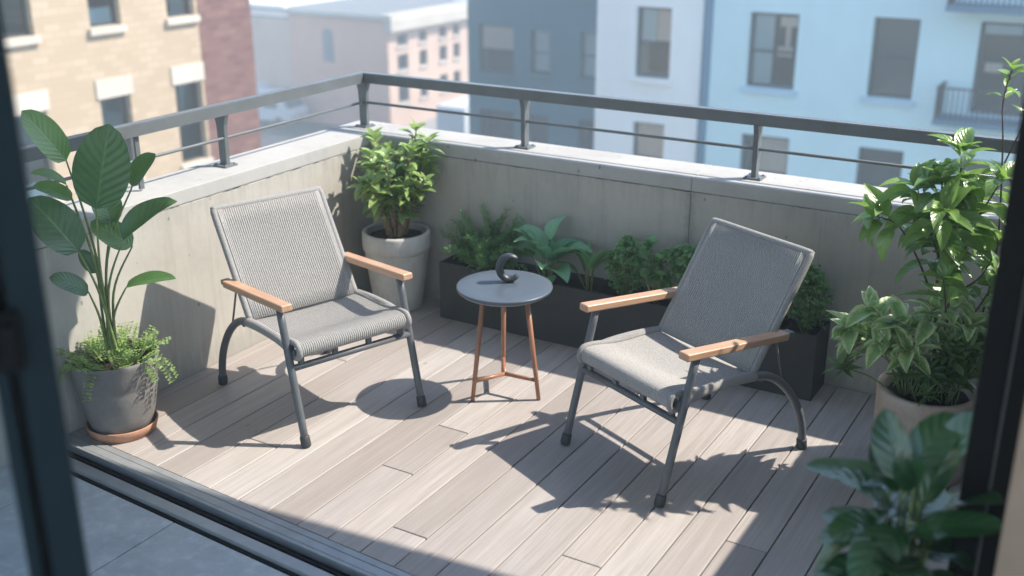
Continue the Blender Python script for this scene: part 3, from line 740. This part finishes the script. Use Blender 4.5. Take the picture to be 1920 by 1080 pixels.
# feathery fern
random.seed(5)
o = empty('feathery_fern', (.80, PYc, SZ), 'feathery dark green fern at the left end of the planter box', 'plant', GP)
b = MB(); sb = MB()
def plume(b, sb, base, d, L, droop, tint, nb=16, ll=.03, lw=.10):
    d = V(d).normalized(); p = V(base); el = d.copy(); pts = []
    for i in range(nb+1):
        pts.append(p.copy()); el = (el-UP*droop/nb+V((rnd(-.03, .03), rnd(-.03, .03), 0))).normalized(); p = p+el*L/nb
    sb.tube(pts, [.002*(1-.7*i/nb) for i in range(nb+1)], 5, cap=False)
    for i in range(2, nb+1):
        e = (pts[i]-pts[i-1]).normalized(); e1 = e.orthogonal().normalized(); e2 = e.cross(e1); t = i/nb
        for q in range(4):
            a = rnd(0, 6.28); dd = e*rnd(.5, .9)+(e1*math.cos(a)+e2*math.sin(a))*rnd(.5, .9)
            ln = ll*rnd(.7, 1.2)*(1.15-.75*t)
            br = [pts[i]+dd.normalized()*ln*z for z in (0, .35, .7)]
            for z in range(3):
                for s_ in (-1, 1):
                    b.leaf(br[z], dd.normalized()+(e2 if q % 2 else e1)*s_*.7, UP+e1*rnd(-.5, .5), ln*.5, ln*lw*1.3, .2, .1, 'lance', 2, 2, min(1, max(0, tint+rnd(-.2, .25))))
for i in range(38):
    a = i*2.399; sp = rnd(.1, 1.35); base = V((rnd(-.05, .05), rnd(-.03, .03), 0))
    d = V((math.cos(a)*sp, math.sin(a)*sp*.55, 1)); plume(b, sb, base, d, rnd(.22, .37)*(1.1 if sp < .4 else .92), rnd(.3, .9), rnd(.1, .9), 15, .055, .19)
b.v = [(x, min(y, .098), z) for x, y, z in b.v]
sb.build('stem', M['greenstem'], o); b.build('foliage', M['L_fern'], o)
# broad hosta
random.seed(11)
def rosette(name, label, loc, n, L, W, lm, prof='ovate', el=(35, 75), curl=(.7, 1.4), fold=.2, petiole=.12, tints=(0, 1), ymax=.10, group=GP, extra=()):
    o = empty(name, loc, label, 'plant', group); sb = MB()
    items = []
    for i in range(n):
        a = i*2.399+rnd(-.3, .3); e = R(rnd(*el)); items.append((a, e, L*rnd(.75, 1.15), petiole*rnd(.7, 1.3)))
    items += list(extra)
    for (a, e, l_, pt) in items:
        h = V((math.cos(a), math.sin(a)*.75, 0)); d = h*math.cos(e)+UP*math.sin(e)
        d0 = h*math.cos(min(1.5, e+.25))+UP*math.sin(min(1.5, e+.25)); base = h*.012; p1 = base+d0*pt
        sb.tube(spline([base, base+d0*pt*.5, p1], 3), .0028, 6, cap=False)
        m = MB(); m.leaf(p1, d, UP-h*.2, l_, l_*W*rnd(.85, 1.1), rnd(*curl), fold*rnd(.6, 1.4), prof, 10, 4, tints[0]+(tints[1]-tints[0])*random.random(), .06)
        m.v = [(x, min(y, ymax), z) for x, y, z in m.v]; m.build('leaf', lm, o)
    sb.v = [(x, min(y, ymax), z) for x, y, z in sb.v]
    sb.build('stem', M['greenstem'], o); return o
rosette('hosta', 'broad-leaved pale green hosta in the planter behind the round table', (1.145, PYc-.01, SZ), 14, .195, .60, M['L_hosta'], el=(35, 80), curl=(1.0, 1.7), petiole=.14, extra=((1.2, 1.45, .15, .22), (2.9, .75, .19, .13), (-1.2, .35, .16, .10), (.1, .9, .16, .14)))
rosette('lance_leaf_plant', 'upright narrow-leaved green plant in the planter between hosta and curly shrub', (1.385, PYc-.015, SZ), 10, .17, .26, M['L_lance'], 'lance', (50, 85), (.6, 1.4), .25, .10, extra=((3.1, .8, .15, .09), (0, 1.3, .16, .12)))
# curly dense bushes
def curly(name, label, loc, cx, hgt, wx, wy, n, tint=(0, 1), ls=.024, lean=0):
    o = empty(name, loc, label, 'plant', GP); b = MB(); sb = MB()
    tips = []
    for i in range(n):
        a = rnd(0, 6.28); r = math.sqrt(random.random()); t = random.random()**.7
        env = math.sin(math.pi*min(.97, .18+t*.80))**.6
        p = V((math.cos(a)*r*wx*env+lean*t, math.sin(a)*r*wy*env, .04+t*(hgt-.04)*(1-.15*r)))
        p.y = min(p.y, .088); tips.append(p)
        for q in range(9):
            d = V((rnd(-1, 1), rnd(-1, 1), rnd(-.2, 1.1))); l_ = ls*rnd(.7, 1.2)
            b.leaf(p+V((rnd(-.008, .008), rnd(-.008, .008), rnd(-.006, .006))), d, V((rnd(-.6, .6), rnd(-.6, .6), 1)), l_, l_*.72, rnd(.2, 1.2), .3, 'oval', 2, 2, tint[0]+(tint[1]-tint[0])*min(1, max(0, rnd(0, .7)+.3*t)))
    for i in range(0, n, 5):
        p = tips[i]; sb.tube(spline([(p.x*.15, p.y*.15, 0), (p.x*.5, p.y*.5, p.z*.5), p], 3), .0018, 5, cap=False)
    b.v = [(x, min(y, .10), z) for x, y, z in b.v]
    sb.build('stem', M['greenstem'], o); b.build('foliage', M['L_box'], o); return o
random.seed(3)
curly('curly_shrub', 'tall curly-leaved dark green bush in the planter right of the narrow-leaved plant', (1.575, PYc, SZ), 0, .315, .105, .085, 165)
curly('curly_shrub', 'dense curly-leaved bush in the planter just left of the right chair back', (1.86, PYc, SZ), 0, .335, .125, .085, 190)
curly('curly_shrub', 'curly dark green bush at the right end of the planter behind the right chair', (2.43, PYc, SZ), 0, .325, .105, .085, 170, (0, .7))
curly('curly_shrub', 'curly green bush in the planter hidden mostly behind the right chair back', (2.15, PYc, SZ), 0, .28, .12, .085, 150, (0, .8))
random.seed(31)
st = [dict(p=[(rnd(-.02, .02), rnd(-.02, .02), 0), (rnd(-.04, .04), rnd(-.03, .02), .15), (rnd(-.06, .06), rnd(-.05, .03), rnd(.24, .34))], r=.003, n=9, s=.3) for i in range(7)]
shrub('round_leaf_herb', 'small round-leaved green herb in the planter between the two curly bushes', 'plant', (1.725, PYc-.02, SZ), st, M['L_lance'], M['greenstem'], .05, .75, 9, 'oval', (.1, 1), .5, .15, 4, 2, group=GP)

# ------------------------------------------------------------------ plants in the right pot
GR = 'plants sharing the wide terracotta pot'
v2 = V((-.139, .9903, 0)); r2 = V((.9903, .139, 0))
def RP(a, z, dep=0): return r2*a+UP*z+v2*dep
random.seed(17)
st = [
 dict(p=[RP(.02, .30, .03), RP(-.01, .62, .04), RP(-.03, .86, .02), RP(-.05, 1.12, .0)], r=.0085, n=26, s=.58, tip=7),
 dict(p=[RP(.03, .30, .05), RP(.03, .65, .05), RP(.02, .95, .04), RP(.0, 1.22, .04)], r=.008, n=30, s=.56, tip=9),
 dict(p=[RP(.0, .60, .04), RP(-.08, .80, .0), RP(-.17, .95, -.03), RP(-.245, .985, -.05)], r=.005, n=7, s=.72, ls=1.0, tip=6),
 dict(p=[RP(-.02, .82, .02), RP(-.08, .98, .0), RP(-.13, 1.10, -.03)], r=.005, n=18, s=.2),
 dict(p=[RP(.02, .85, .04), RP(.09, 1.02, .02), RP(.14, 1.15, .0)], r=.005, n=13, s=.2),
 dict(p=[RP(.01, .80, .04), RP(-.04, .95, -.08), RP(-.02, 1.06, -.15)], r=.005, n=18, s=.25),
 dict(p=[RP(.03, .80, .05), RP(.08, .93, .12), RP(.09, 1.05, .19)], r=.005, n=6, s=.3),
 dict(p=[RP(.04, .70, .05), RP(.12, .80, -.02), RP(.16, .94, -.05)], r=.005, n=10, s=.3),
 dict(p=[RP(.03, .55, .04), RP(.02, .68, -.06), RP(.0, .80, -.12)], r=.005, n=4, s=.5),
 dict(p=[RP(.05, .55, .04), RP(.12, .66, 0), RP(.17, .80, -.02)], r=.005, n=5, s=.5),
]
shrub('tall_shrub', 'tall shrub with large glossy drooping leaves rising from the right terracotta pot', 'plant', (PR.x, PR.y, 0), st, M['L_tall'], M['darkstem'], .145, .44, 12, 'ovate', (0, 1), 1.0, .22, 8, 4, (.6, 1.3), up=.15, group=GR)
random.seed(19)
st = [dict(p=[RP(.10, .30, .06), RP(.16, .8, .05), RP(.13, 1.22, .03), RP(.105, 1.40, .0), RP(.115, 1.52, -.01)], r=.0045, n=9, s=.76, ls=.8, tip=4),
      dict(p=[RP(.14, 1.2, .03), RP(.17, 1.32, .0), RP(.20, 1.46, 0)], r=.003, n=5, s=.5, ls=.8, tip=4)]
shrub('climbing_sapling', 'thin climbing sapling with sparse leaves at the top right above the rail', 'plant', (PR.x, PR.y, 0), st, M['L_tall'], M['darkstem'], .095, .42, 8, 'ovate', (.5, 1), .8, .2, 7, 4, (.5, 1.1), group=GR)
random.seed(23)
st = []
for (a, z, dp) in ((-.30, .55, -.06), (-.22, .62, -.02), (-.12, .60, -.06), (-.16, .53, -.10), (-.02, .66, -.04), (.04, .70, -.02), (-.26, .49, -.03), (-.08, .52, -.12), (.10, .62, -.05)):
    st.append(dict(p=[RP(-.05+a*.15, .30, -.02), RP(a*.5-.02, .30+(z-.3)*.65, dp*.5), RP(a, z, dp)], r=.004, n=13, s=.45, tip=7))
shrub('variegated_shrub', 'cream-edged variegated shrub leaning left over the rim of the terracotta pot', 'plant', (PR.x, PR.y, 0), st, M['L_var'], M['greenstem'], .118, .50, 13, 'ovate', (0, 1), .8, .2, 5, 4, (.5, 1.1), group=GR)
random.seed(29)
def ros2(b, sb, root, c, n, L, W, axis):
    axis = V(axis).normalized(); e1 = axis.orthogonal().normalized(); e2 = axis.cross(e1)
    sb.tube(spline([root, root.lerp(c, .5)+UP*.02, c], 4), .0032, 6)
    for i in range(n):
        a = i*2.399; t = i/n; d = (e1*math.cos(a)+e2*math.sin(a))*(.35+.9*t)+axis*(1.0-.75*t)
        b.leaf(c-axis*.015*t, d, axis, L*rnd(.8, 1.15), L*W, .7, .2, 'lance', 5, 2, min(1, max(0, .9-.8*t+rnd(-.2, .2))))
o = empty('rosette_plant', (PR.x, PR.y, .30), 'low dark green rosettes of narrow leaves at the front of the terracotta pot', 'plant', GR)
b = MB(); sb = MB()
for (a, z, dp, n, L_) in ((-.01, .445, -.13, 26, .085), (-.30, .395, -.07, 20, .085), (.06, .43, -.10, 20, .07), (-.09, .42, -.12, 18, .07), (.0, .38, -.16, 14, .06)):
    c = RP(a, z-.30, dp); root = V((c.x*.3, c.y*.6, 0)); ros2(b, sb, root, c, n, L_, .22, V((c.x*.8, c.y-.05, .9)) if a > -.2 else V((-.5, -.4, .8)))
sb.build('stem', M['greenstem'], o); b.build('foliage', M['L_low'], o)
random.seed(37)
st = []
for i in range(16):
    a = rnd(.03, .21); z = rnd(.40, .70); dp = rnd(-.13, .10)
    st.append(dict(p=[RP(.05+rnd(-.02, .05), .30, rnd(-.05, .05)), RP(a*.8, .30+(z-.3)*.6, dp*.6), RP(a, z, dp)], r=.0025, n=15, s=.3, tip=5))
shrub('fine_leaf_bush', 'fine-leaved green bush at the right of the terracotta pot beside the door jamb', 'plant', (PR.x, PR.y, 0), st, M['L_bush'], M['greenstem'], .062, .42, 15, 'oval', (0, 1), .5, .2, 4, 2, group=GR)

# ------------------------------------------------------------------ foreground plant
random.seed(41)
fg = empty('foreground_plant', (PF.x, PF.y, .41), 'dark glossy broad-leaved plant in the lower right corner nearest the viewer', 'plant')
b = MB()
FL = [((3.235, -2.44, .93), (3.055, -2.40, .905), .075, UP*1.2+V((0, -.3, 0)), .25), ((3.26, -2.45, .95), (3.20, -2.40, 1.075), .075, V((-.2, -.8, .6)), .5),
      ((3.30, -2.43, .90), (3.365, -2.38, 1.10), .085, V((-.4, -.6, .5)), .3), ((3.25, -2.46, .88), (3.12, -2.50, .72), .075, V((-.6, -.3, .8)), .5),
      ((3.28, -2.50, .87), (3.22, -2.62, .80), .09, UP+V((0, -.5, 0)), .7), ((3.30, -2.48, .86), (3.46, -2.49, .93), .07, UP+V((0, -.4, 0)), .5),
      ((3.29, -2.48, .96), (3.25, -2.50, 1.02), .055, UP+V((-.3, -.6, 0)), .4), ((3.26, -2.50, .78), (3.12, -2.54, .70), .08, UP+V((-.2, -.4, 0)), .7),
      ((3.30, -2.52, .76), (3.36, -2.62, .70), .09, UP+V((0, -.5, 0)), .6), ((3.25, -2.45, .80), (3.10, -2.40, .80), .08, UP+V((0, -.3, 0)), .7),
      ((3.30, -2.46, .93), (3.31, -2.54, 1.04), .075, V((-.5, -.6, .5)), .4), ((3.31, -2.44, .80), (3.42, -2.40, .86), .08, UP+V((0, -.5, 0)), .5),
      ((3.24, -2.48, .70), (3.13, -2.46, .60), .08, UP+V((-.2, -.4, 0)), .6), ((3.30, -2.52, .68), (3.25, -2.64, .62), .09, UP+V((0, -.5, 0)), .6), ((3.33, -2.5, .70), (3.45, -2.55, .66), .08, UP+V((0, -.5, 0)), .6),
      ((3.27, -2.43, .92), (3.19, -2.38, 1.00), .10, UP+V((-.2, -.2, 0)), .9), ((3.30, -2.42, .84), (3.24, -2.52, .90), .10, UP+V((0, .2, 0)), .9),
      ((3.28, -2.55, .80), (3.33, -2.66, .86), .10, UP+V((0, .1, 0)), .9), ((3.25, -2.52, .72), (3.19, -2.62, .74), .10, UP, 1.0), ((3.32, -2.54, .72), (3.40, -2.62, .76), .10, UP, .9),
      ((3.22, -2.46, .80), (3.11, -2.48, .78), .09, UP, .9), ((3.29, -2.58, .70), (3.28, -2.72, .66), .10, UP, .8), ((3.34, -2.46, .90), (3.45, -2.48, .98), .09, UP, .8),
      ((3.27, -2.44, .98), (3.33, -2.36, 1.08), .08, V((.1, -.6, .7)), .5), ((3.24, -2.47, .84), (3.16, -2.58, .86), .085, UP+V((-.1, -.5, 0)), .8)]
for i in range(20):
    a = i*2.399; z = .60+.30*((i*7) % 20)/20; ro = rnd(.02, .06); ln = rnd(.11, .16)
    q0 = (PF.x+math.cos(a)*ro-.01, PF.y+.03+math.sin(a)*ro, z); e = rnd(-.15, .55)
    q1 = (q0[0]+math.cos(a)*ln*math.cos(e), q0[1]+math.sin(a)*ln*math.cos(e), z+ln*math.sin(e))
    FL.append((q0, q1, rnd(.075, .095), UP+V((rnd(-.4, .3), rnd(-.3, .3), 0)), rnd(.4, 1.0)))
for p0, p1, w, nm, cu in FL:
    p0, p1 = V(p0), V(p1)
    b.tube([rel(q, fg) for q in spline([V((PF.x+rnd(-.03, .03), PF.y+rnd(-.03, .03), .40)), V((PF.x, PF.y, .40)).lerp(p0, .6)+V((0, 0, .02)), p0], 5)], .0035, 6, cap=False)
b.build('stem', M['greenstem'], fg)
for p0, p1, w, nm, cu in FL:
    p0, p1 = V(p0), V(p1); d = (p1-p0).normalized(); nm = V(nm); u = (nm-d*nm.dot(d)).normalized()
    m = MB(); m.leaf(rel(p0, fg), d*math.cos(cu*.5)+u*math.sin(cu*.5), nm, (p1-p0).length*1.04, w*1.05, cu, .12, 'oval', 12, 6, random.random(), .08); m.build('leaf', M['L_fg'], fg)

# ------------------------------------------------------------------ buildings
def facade_box(kind, pos):
    """kind 'y': facade in plane y=pos facing -y (u = x, depth = +y); kind 'x': plane x=pos facing +x (u = y, depth = -x)"""
    def bx(b, u0, u1, d0, d1, z0, z1, m=0):
        if kind == 'y': b.box(u0, u1, pos+d0, pos+d1, z0, z1, m)
        else: b.box(pos-d1, pos-d0, u0, u1, z0, z1, m)
    def pt(u, d, z): return (u, pos+d, z) if kind == 'y' else (pos-d, u, z)
    return bx, pt
def building(name, label, kind, pos, u0, u1, z0, z1, depth, wins, wm, fm, group=None, sill=None, lintel=None, rm=None, reveal=.14, thin=.05):
    o = empty(name, (0, 0, 0), label, 'building', group); bx, pt = facade_box(kind, pos)
    us = sorted({u0, u1} | {w['u'][0] for w in wins} | {w['u'][1] for w in wins}); zs = sorted({z0, z1} | {w['z'][0] for w in wins} | {w['z'][1] for w in wins})
    b = MB()
    for ua, ub in zip(us, us[1:]):
        for za, zb in zip(zs, zs[1:]):
            um, zm = (ua+ub)/2, (za+zb)/2
            if any(w['u'][0] < um < w['u'][1] and w['z'][0] < zm < w['z'][1] for w in wins): continue
            b.quad(pt(ua, 0, za), pt(ub, 0, za), pt(ub, 0, zb), pt(ua, 0, zb))
    for w in wins:
        (a, c), (p, q) = w['u'], w['z']
        b.quad(pt(a, 0, p), pt(a, .9, p), pt(a, .9, q), pt(a, 0, q)); b.quad(pt(c, 0, p), pt(c, .9, p), pt(c, .9, q), pt(c, 0, q))
        b.quad(pt(a, 0, q), pt(c, 0, q), pt(c, .9, q), pt(a, .9, q)); b.quad(pt(a, 0, p), pt(c, 0, p), pt(c, .9, p), pt(a, .9, p))
        b.quad(pt(a, .9, p), pt(c, .9, p), pt(c, .9, q), pt(a, .9, q), 1)
    b.quad(pt(u0, 0, z0), pt(u0, depth, z0), pt(u0, depth, z1), pt(u0, 0, z1)); b.quad(pt(u1, 0, z0), pt(u1, depth, z0), pt(u1, depth, z1), pt(u1, 0, z1))
    b.quad(pt(u0, depth, z0), pt(u1, depth, z0), pt(u1, depth, z1), pt(u0, depth, z1))
    b.build('wall', [wm, M['inside']], o)
    b = MB(); bx(b, u0, u1, 0.02, depth, z1+.001, z1+.12); bx(b, u0-.06, u1+.06, -.06, .35, z1+.121, z1+.42, 1); b.build('roof', [rm or M['roofing'], sill or wm], o)
    for w in wins:
        (a, c), (p, q) = w['u'], w['z']; t = thin*min(1.4, (c-a)); e = .004
        b = MB()
        bx(b, a+e, a+t, reveal, reveal+.07, p+e, q-e); bx(b, c-t, c-e, reveal, reveal+.07, p+e, q-e)
        bx(b, a+t, c-t, reveal, reveal+.07, q-t, q-e); bx(b, a+t, c-t, reveal, reveal+.07, p+e, p+t)
        if w.get('bar', True): zz = p+(q-p)*w.get('bz', .48); bx(b, a+t, c-t, reveal+.012, reveal+.062, zz-t*.4, zz+t*.4)
        if w.get('mull'): um = (a+c)/2; bx(b, um-t*.4, um+t*.4, reveal+.014, reveal+.06, p+t, q-t)
        wo = b.build('window', w.get('fm', fm), o)
        b = MB(); bx(b, a+t*.9, c-t*.9, reveal+.034, reveal+.038, p+t*.9, q-t*.9); b.build('pane', M['pane'], wo)
        if sill:
            b = MB(); s_ = .09*(c-a); bx(b, a-s_, c+s_, -.09, reveal-.003, p-.14, p-.004); b.build('sill', sill, wo)
        if lintel:
            b = MB(); s_ = .10*(c-a); bx(b, a-s_, c+s_, -.035, -.003, q+.005, q+.40); b.build('lintel', lintel, wo)
        for (f0, f1, g0, g1, cm) in w.get('cur', ()):
            b = MB(); ua, ub = a+(c-a)*f0, a+(c-a)*f1; nn = max(2, int((ub-ua)/.06)); za, zb = p+(q-p)*g0, p+(q-p)*g1
            if g0 < .3 and g1 > .9 or w.get('fold'):
                n0 = b.add([pt(ua+(ub-ua)*i/nn, reveal+.14+.025*(i % 2), z) for z in (za, zb) for i in range(nn+1)])
                for i in range(nn): b.face((n0+i, n0+i+1, n0+nn+2+i, n0+nn+1+i), None, .5, 0, True)
                nm = 'curtain'
            else: bx(b, ua, ub, reveal+.10, reveal+.115, za, zb); nm = 'blind'
            b.build(nm, cm, wo)
    return o
kb = 1.5; yb = CAM.y + 17.5554*kb
def BX(x): return CAM.x+(x-CAM.x)*kb
def BZ(z): return CAM.z+(z-CAM.z)*kb
def bw(x0, x1, zt, zb, **k): return dict(u=(BX(x0), BX(x1)), z=(BZ(zb), BZ(zt)), **k)
building('apartment_building', 'pale blue-white rendered building left of the downpipe', 'y', yb, BX(-5.11), BX(-3.12), GZ, 5.6, 10,
    [bw(-4.37, -3.72, .145, -1.04, cur=((.08, .5, .5, .96, M['curtain']), (.52, .97, .52, .96, M['warmblind'])), bz=.5), bw(-4.36, -3.76, -1.825, -3.05, cur=((.05, .95, .3, .95, M['warmblind']),)),
     bw(-4.37, -3.72, -3.8, -5.0)], M['palewall'], M['winframe'], sill=M['palewall'])
bb = building('apartment_building', 'light blue rendered building on the right with a balcony and tall sash windows', 'y', yb, BX(-3.02), BX(5.2), GZ, 5.6, 10,
    [bw(-2.365, -1.56, .165, -1.03, cur=((.05, .45, .03, .97, M['curtain']), (.58, .92, .82, .95, M['warmblind']), (.70, .80, .55, .82, M['warmblind']), (.56, .86, .42, .55, M['warmblind']))),  # small warm pieces are painted reflections in the glass
     bw(-.405, .28, .195, -1.02, cur=((.04, .96, .04, .96, M['greyblind']),), bz=.5),
     bw(-2.37, -1.55, -1.82, -3.05, cur=((.3, .95, .25, .96, M['warmblind']),)), bw(-.43, .27, -1.82, -3.05, cur=((.05, .95, .45, .96, M['greyblind']),)),
     bw(1.12, 2.3, .22, -1.13, cur=((.03, .97, .86, .98, M['curtain']), (.1, .3, .45, .55, M['warmblind'])), mull=True, bar=False),
     bw(-2.37, -1.55, -3.8, -5.0), bw(-.43, .27, -3.8, -5.0), bw(1.12, 2.3, -1.82, -3.1, bar=False)], M['bluewall'], M['winframe'], sill=M['bluesill'])
def balcony(x0, x1, z0, h, dep):
    b = MB(); b.box(x0, x1, yb-dep, yb-.003, z0, z0+.12); sl = b.build('balcony', M['pipe'], bb)
    b = MB(); n = int((x1-x0)/.11)
    for i in range(n+1): x = x0+.03+(x1-x0-.06)*i/n; b.box(x-.012, x+.012, yb-dep+.04, yb-dep+.06, z0+.121, z0+.12+h)
    for k in range(int(dep/.11)): y = yb-dep+.12+k*.11; b.box(x0+.03, x0+.05, y, y+.02, z0+.121, z0+.12+h)
    b.box(x0+.01, x1, yb-dep+.03, yb-dep+.07, z0+.121+h, z0+.16+h); b.box(x0+.01, x0+.06, yb-dep+.071, yb-.01, z0+.121+h, z0+.16+h)
    b.build('balustrade', M['winframe'], sl)
balcony(BX(.72), BX(3.4), BZ(-1.24), .68, .9); balcony(BX(.70), BX(3.4), BZ(.36)+.05, 1.0, .9)
b = MB(); b.tube([(BX(-3.07), yb+.02, GZ), (BX(-3.07), yb+.02, 5.6)], .13, 10); tag(b.build('downpipe', M['pipe']), 'dark blue downpipe running down between the pale and the light blue buildings', 'downpipe')

ka = 1.2; xa = CAM.x-15.5795*ka
def AY(y): return CAM.y+(y-CAM.y)*ka
def AZ(z): return CAM.z+(z-CAM.z)*ka
def aw(y0, y1, zt, zb, **k): return dict(u=(AY(y0), AY(y1)), z=(AZ(zb), AZ(zt)), **k)
rows = [(1.31, -.165), (-1.36, -2.85), (-4.05, -5.5)]
wins = []
for r_, (zt, zb) in enumerate(rows):
    for c_, (y0, y1) in enumerate(((4.5, 5.15), (6.2, 6.85), (7.93, 8.58), (9.61, 10.27))):
        wins.append(aw(y0, y1, zt, zb, cur=(((.05, .95, .55, .96, M['greyblind']),) if (r_+c_) % 2 else ((.05, .95, .02, .2, M['curtain']), (.04, .96, .66, .97, M['greyblind'])))))
building('brick_building', 'sunlit beige brick building with stone lintels at the upper left', 'x', xa, AY(2.0), AY(10.33), GZ, 6.5, 9, wins, M['beige'], M['winframe'], sill=M['stonetrim'], lintel=M['stonetrim'])
building('brick_building', 'narrow dark red brick building beside the beige one', 'x', xa-.02, AY(10.335), AY(11.74), GZ, 6.3, 9, [], M['redbrick'], M['winframe'], sill=M['redbrick'])

# far buildings across the street
XP = -36.06
pk = building('corner_building', 'far pink corner building with a sunlit windowed front and a blank tan side wall', 'x', XP, 48.0, 62.0, GZ, -5.75, 12,
    [dict(u=(y0, y1), z=z, bar=False) for (y0, y1) in ((48.9, 50.0), (51.15, 52.0), (53.33, 54.2), (54.9, 55.7), (57, 57.9), (59, 59.9)) for z in ((-7.0, -6.33), (-8.45, -7.5), (-10.4, -9.3))], M['pinkwall'], M['winframe2'], sill=M['cornice'])
b = MB()
cells_u = [-43.6, -40.95, -40.1, -37.3, -36.65, XP-.0]; zt = -5.4
b.quad((-43.6, 47.97, GZ), (XP+.001, 47.97, GZ), (XP+.001, 47.97, zt), (-43.6, 47.97, zt)); b.box(-43.75, XP+.15, 47.75, 47.965, zt, zt+.28, 1)
b.build('side_wall', [M['mauve'], M['roofing']], pk)
b = MB(); n0 = []
arc = [(-40.95, -8.1), (-40.15, -8.1), (-40.15, -6.5)] + [(-40.55+.4*math.cos(R(a)), -6.5+.4*math.sin(R(a))) for a in range(15, 180, 15)] + [(-40.95, -6.5)]
n = b.add([(x, 47.93, z) for x, z in arc]+[(x, 47.968, z) for x, z in arc]); kN = len(arc); b.face([n+i for i in range(kN)])
for i in range(kN): b.face((n+i, n+kN+i, n+kN+(i+1) % kN, n+(i+1) % kN))
b.build('arched_window', M['winframe2'], pk)
b = MB(); b.box(XP+.004, XP+.5, 47.7, 62, -6.0, -5.35); b.box(XP-.3, XP+.3, 47.75, 62, -5.349, -5.05); b.box(XP-11, XP+.5, 47.7, 47.74, -5.35, -5.1); b.build('cornice', M['cornice'], pk)
building('apartment_building', 'dark slate-blue building in the middle distance beyond the railing corner', 'y', 34.0, -21.4, -9.7, GZ, 4.5, 12,
    [dict(u=(-20.9, -19.2), z=(-5.2, -3.25), cur=((.05, .98, .5, .96, M['warmblind']),)), dict(u=(-18.45, -17.57), z=(-5.05, -3.33), cur=((.1, .9, .05, .96, M['curtain']),)), dict(u=(-16.22, -15.3), z=(-5.05, -3.27), cur=((.04, .96, .03, .96, M['curtain']),)),
     dict(u=(-20.9, -19.2), z=(-8.5, -6.7)), dict(u=(-18.45, -17.57), z=(-8.5, -6.7), cur=((.05, .9, .4, .96, M['greyblind']),)), dict(u=(-16.22, -15.3), z=(-8.5, -6.7))], M['slate'], M['winframe'], sill=M['slate'])
building('terrace_house', 'small far light blue building glimpsed between the red brick and the tan side wall', 'y', 52.0, -58.0, -47.6, GZ, -5.9, 10,
    [dict(u=(-49.9, -48.3), z=(-9.2, -7.0), cur=((.05, .4, .1, .9, M['curtain']),)), dict(u=(-53.5, -52), z=(-9.2, -7.0))], M['smallblue'], M['winframe2'], sill=M['palewall'], rm=M['palewall'])
building('warehouse', 'far pale blue building rising behind the roofs of the tan side wall', 'y', 70.0, -75.0, -46.0, GZ, -1.5, 14, [dict(u=(x, x+1.5), z=z) for x in (-71, -67, -63, -59, -55, -51) for z in ((-5.6, -3.6), (-9, -7))], M['smallblue'], M['winframe2'], sill=M['cornice'])
building('warehouse', 'distant grey block at the far end of the street', 'y', 95.0, -110.0, -20.0, GZ, 2.0, 14, [dict(u=(-100+i*7, -97+i*7), z=(-8, -5)) for i in range(9)], M['smallblue'], M['winframe2'], sill=M['cornice'])

def van(loc, rz, label):
    t = empty('parked_van', loc, label, 'van', 'vans parked along the street', rz)
    b = MB(); pr = [(-2.5, .45), (2.45, .45), (2.5, .95), (2.3, 1.15), (1.65, 1.95), (1.3, 2.1), (-2.4, 2.1), (-2.5, 2.0)]
    n = b.add([(x, y, z) for y in (-.95, .95) for x, z in pr]); k = len(pr)
    b.face([n+i for i in range(k)]); b.face([n+k+i for i in range(k-1, -1, -1)])
    for i in range(k): b.face((n+i, n+k+i, n+k+(i+1) % k, n+(i+1) % k))
    b.build('body', M['white_paint'], t)
    b = MB(); n = b.add([(2.27, -.82, 1.23), (2.27, .82, 1.23), (1.72, .82, 1.91), (1.72, -.82, 1.91)]); b.face((n, n+1, n+2, n+3))
    for s_ in (-1, 1): b.box(.5, 1.5, s_*.956-.004, s_*.956+.004, 1.2, 1.8)
    b.v = [(x+.02, y, z+.02) for x, y, z in b.v]; b.build('windscreen', M['winframe'], t)
    for x in (-1.6, 1.6):
        for s_ in (-1, 1):
            b = MB(); b.tube([(x, s_*.8, .36), (x, s_*1.0, .36)], .36, 16); b.build('wheel', M['rubber'], t)
    return t
van((-46.6, 49.4, GZ), R(95), 'white van parked on the far street left of the tan side wall')
van((-44.3, 46.2, GZ), R(5), 'white van parked on the far street in front of the tan side wall')
van((-31.5, 50.0, GZ), R(92), 'white van parked below the pink corner building')

# ------------------------------------------------------------------ haze
b = MB(); b.box(-165, 115, -64, 155, GZ-1, 9.0)
hm = bpy.data.materials.new('haze'); hm.use_nodes = True; nt = hm.node_tree; nt.nodes.remove(nt.nodes['Principled BSDF'])
pv = nt.nodes.new('ShaderNodeVolumePrincipled'); pv.inputs['Color'].default_value = (.82, .92, .95, 1); pv.inputs['Density'].default_value = .0062; pv.inputs['Anisotropy'].default_value = .2
nt.links.new(pv.outputs[0], nt.nodes['Material Output'].inputs['Volume'])
tag(b.build('haze', hm), kind='stuff')
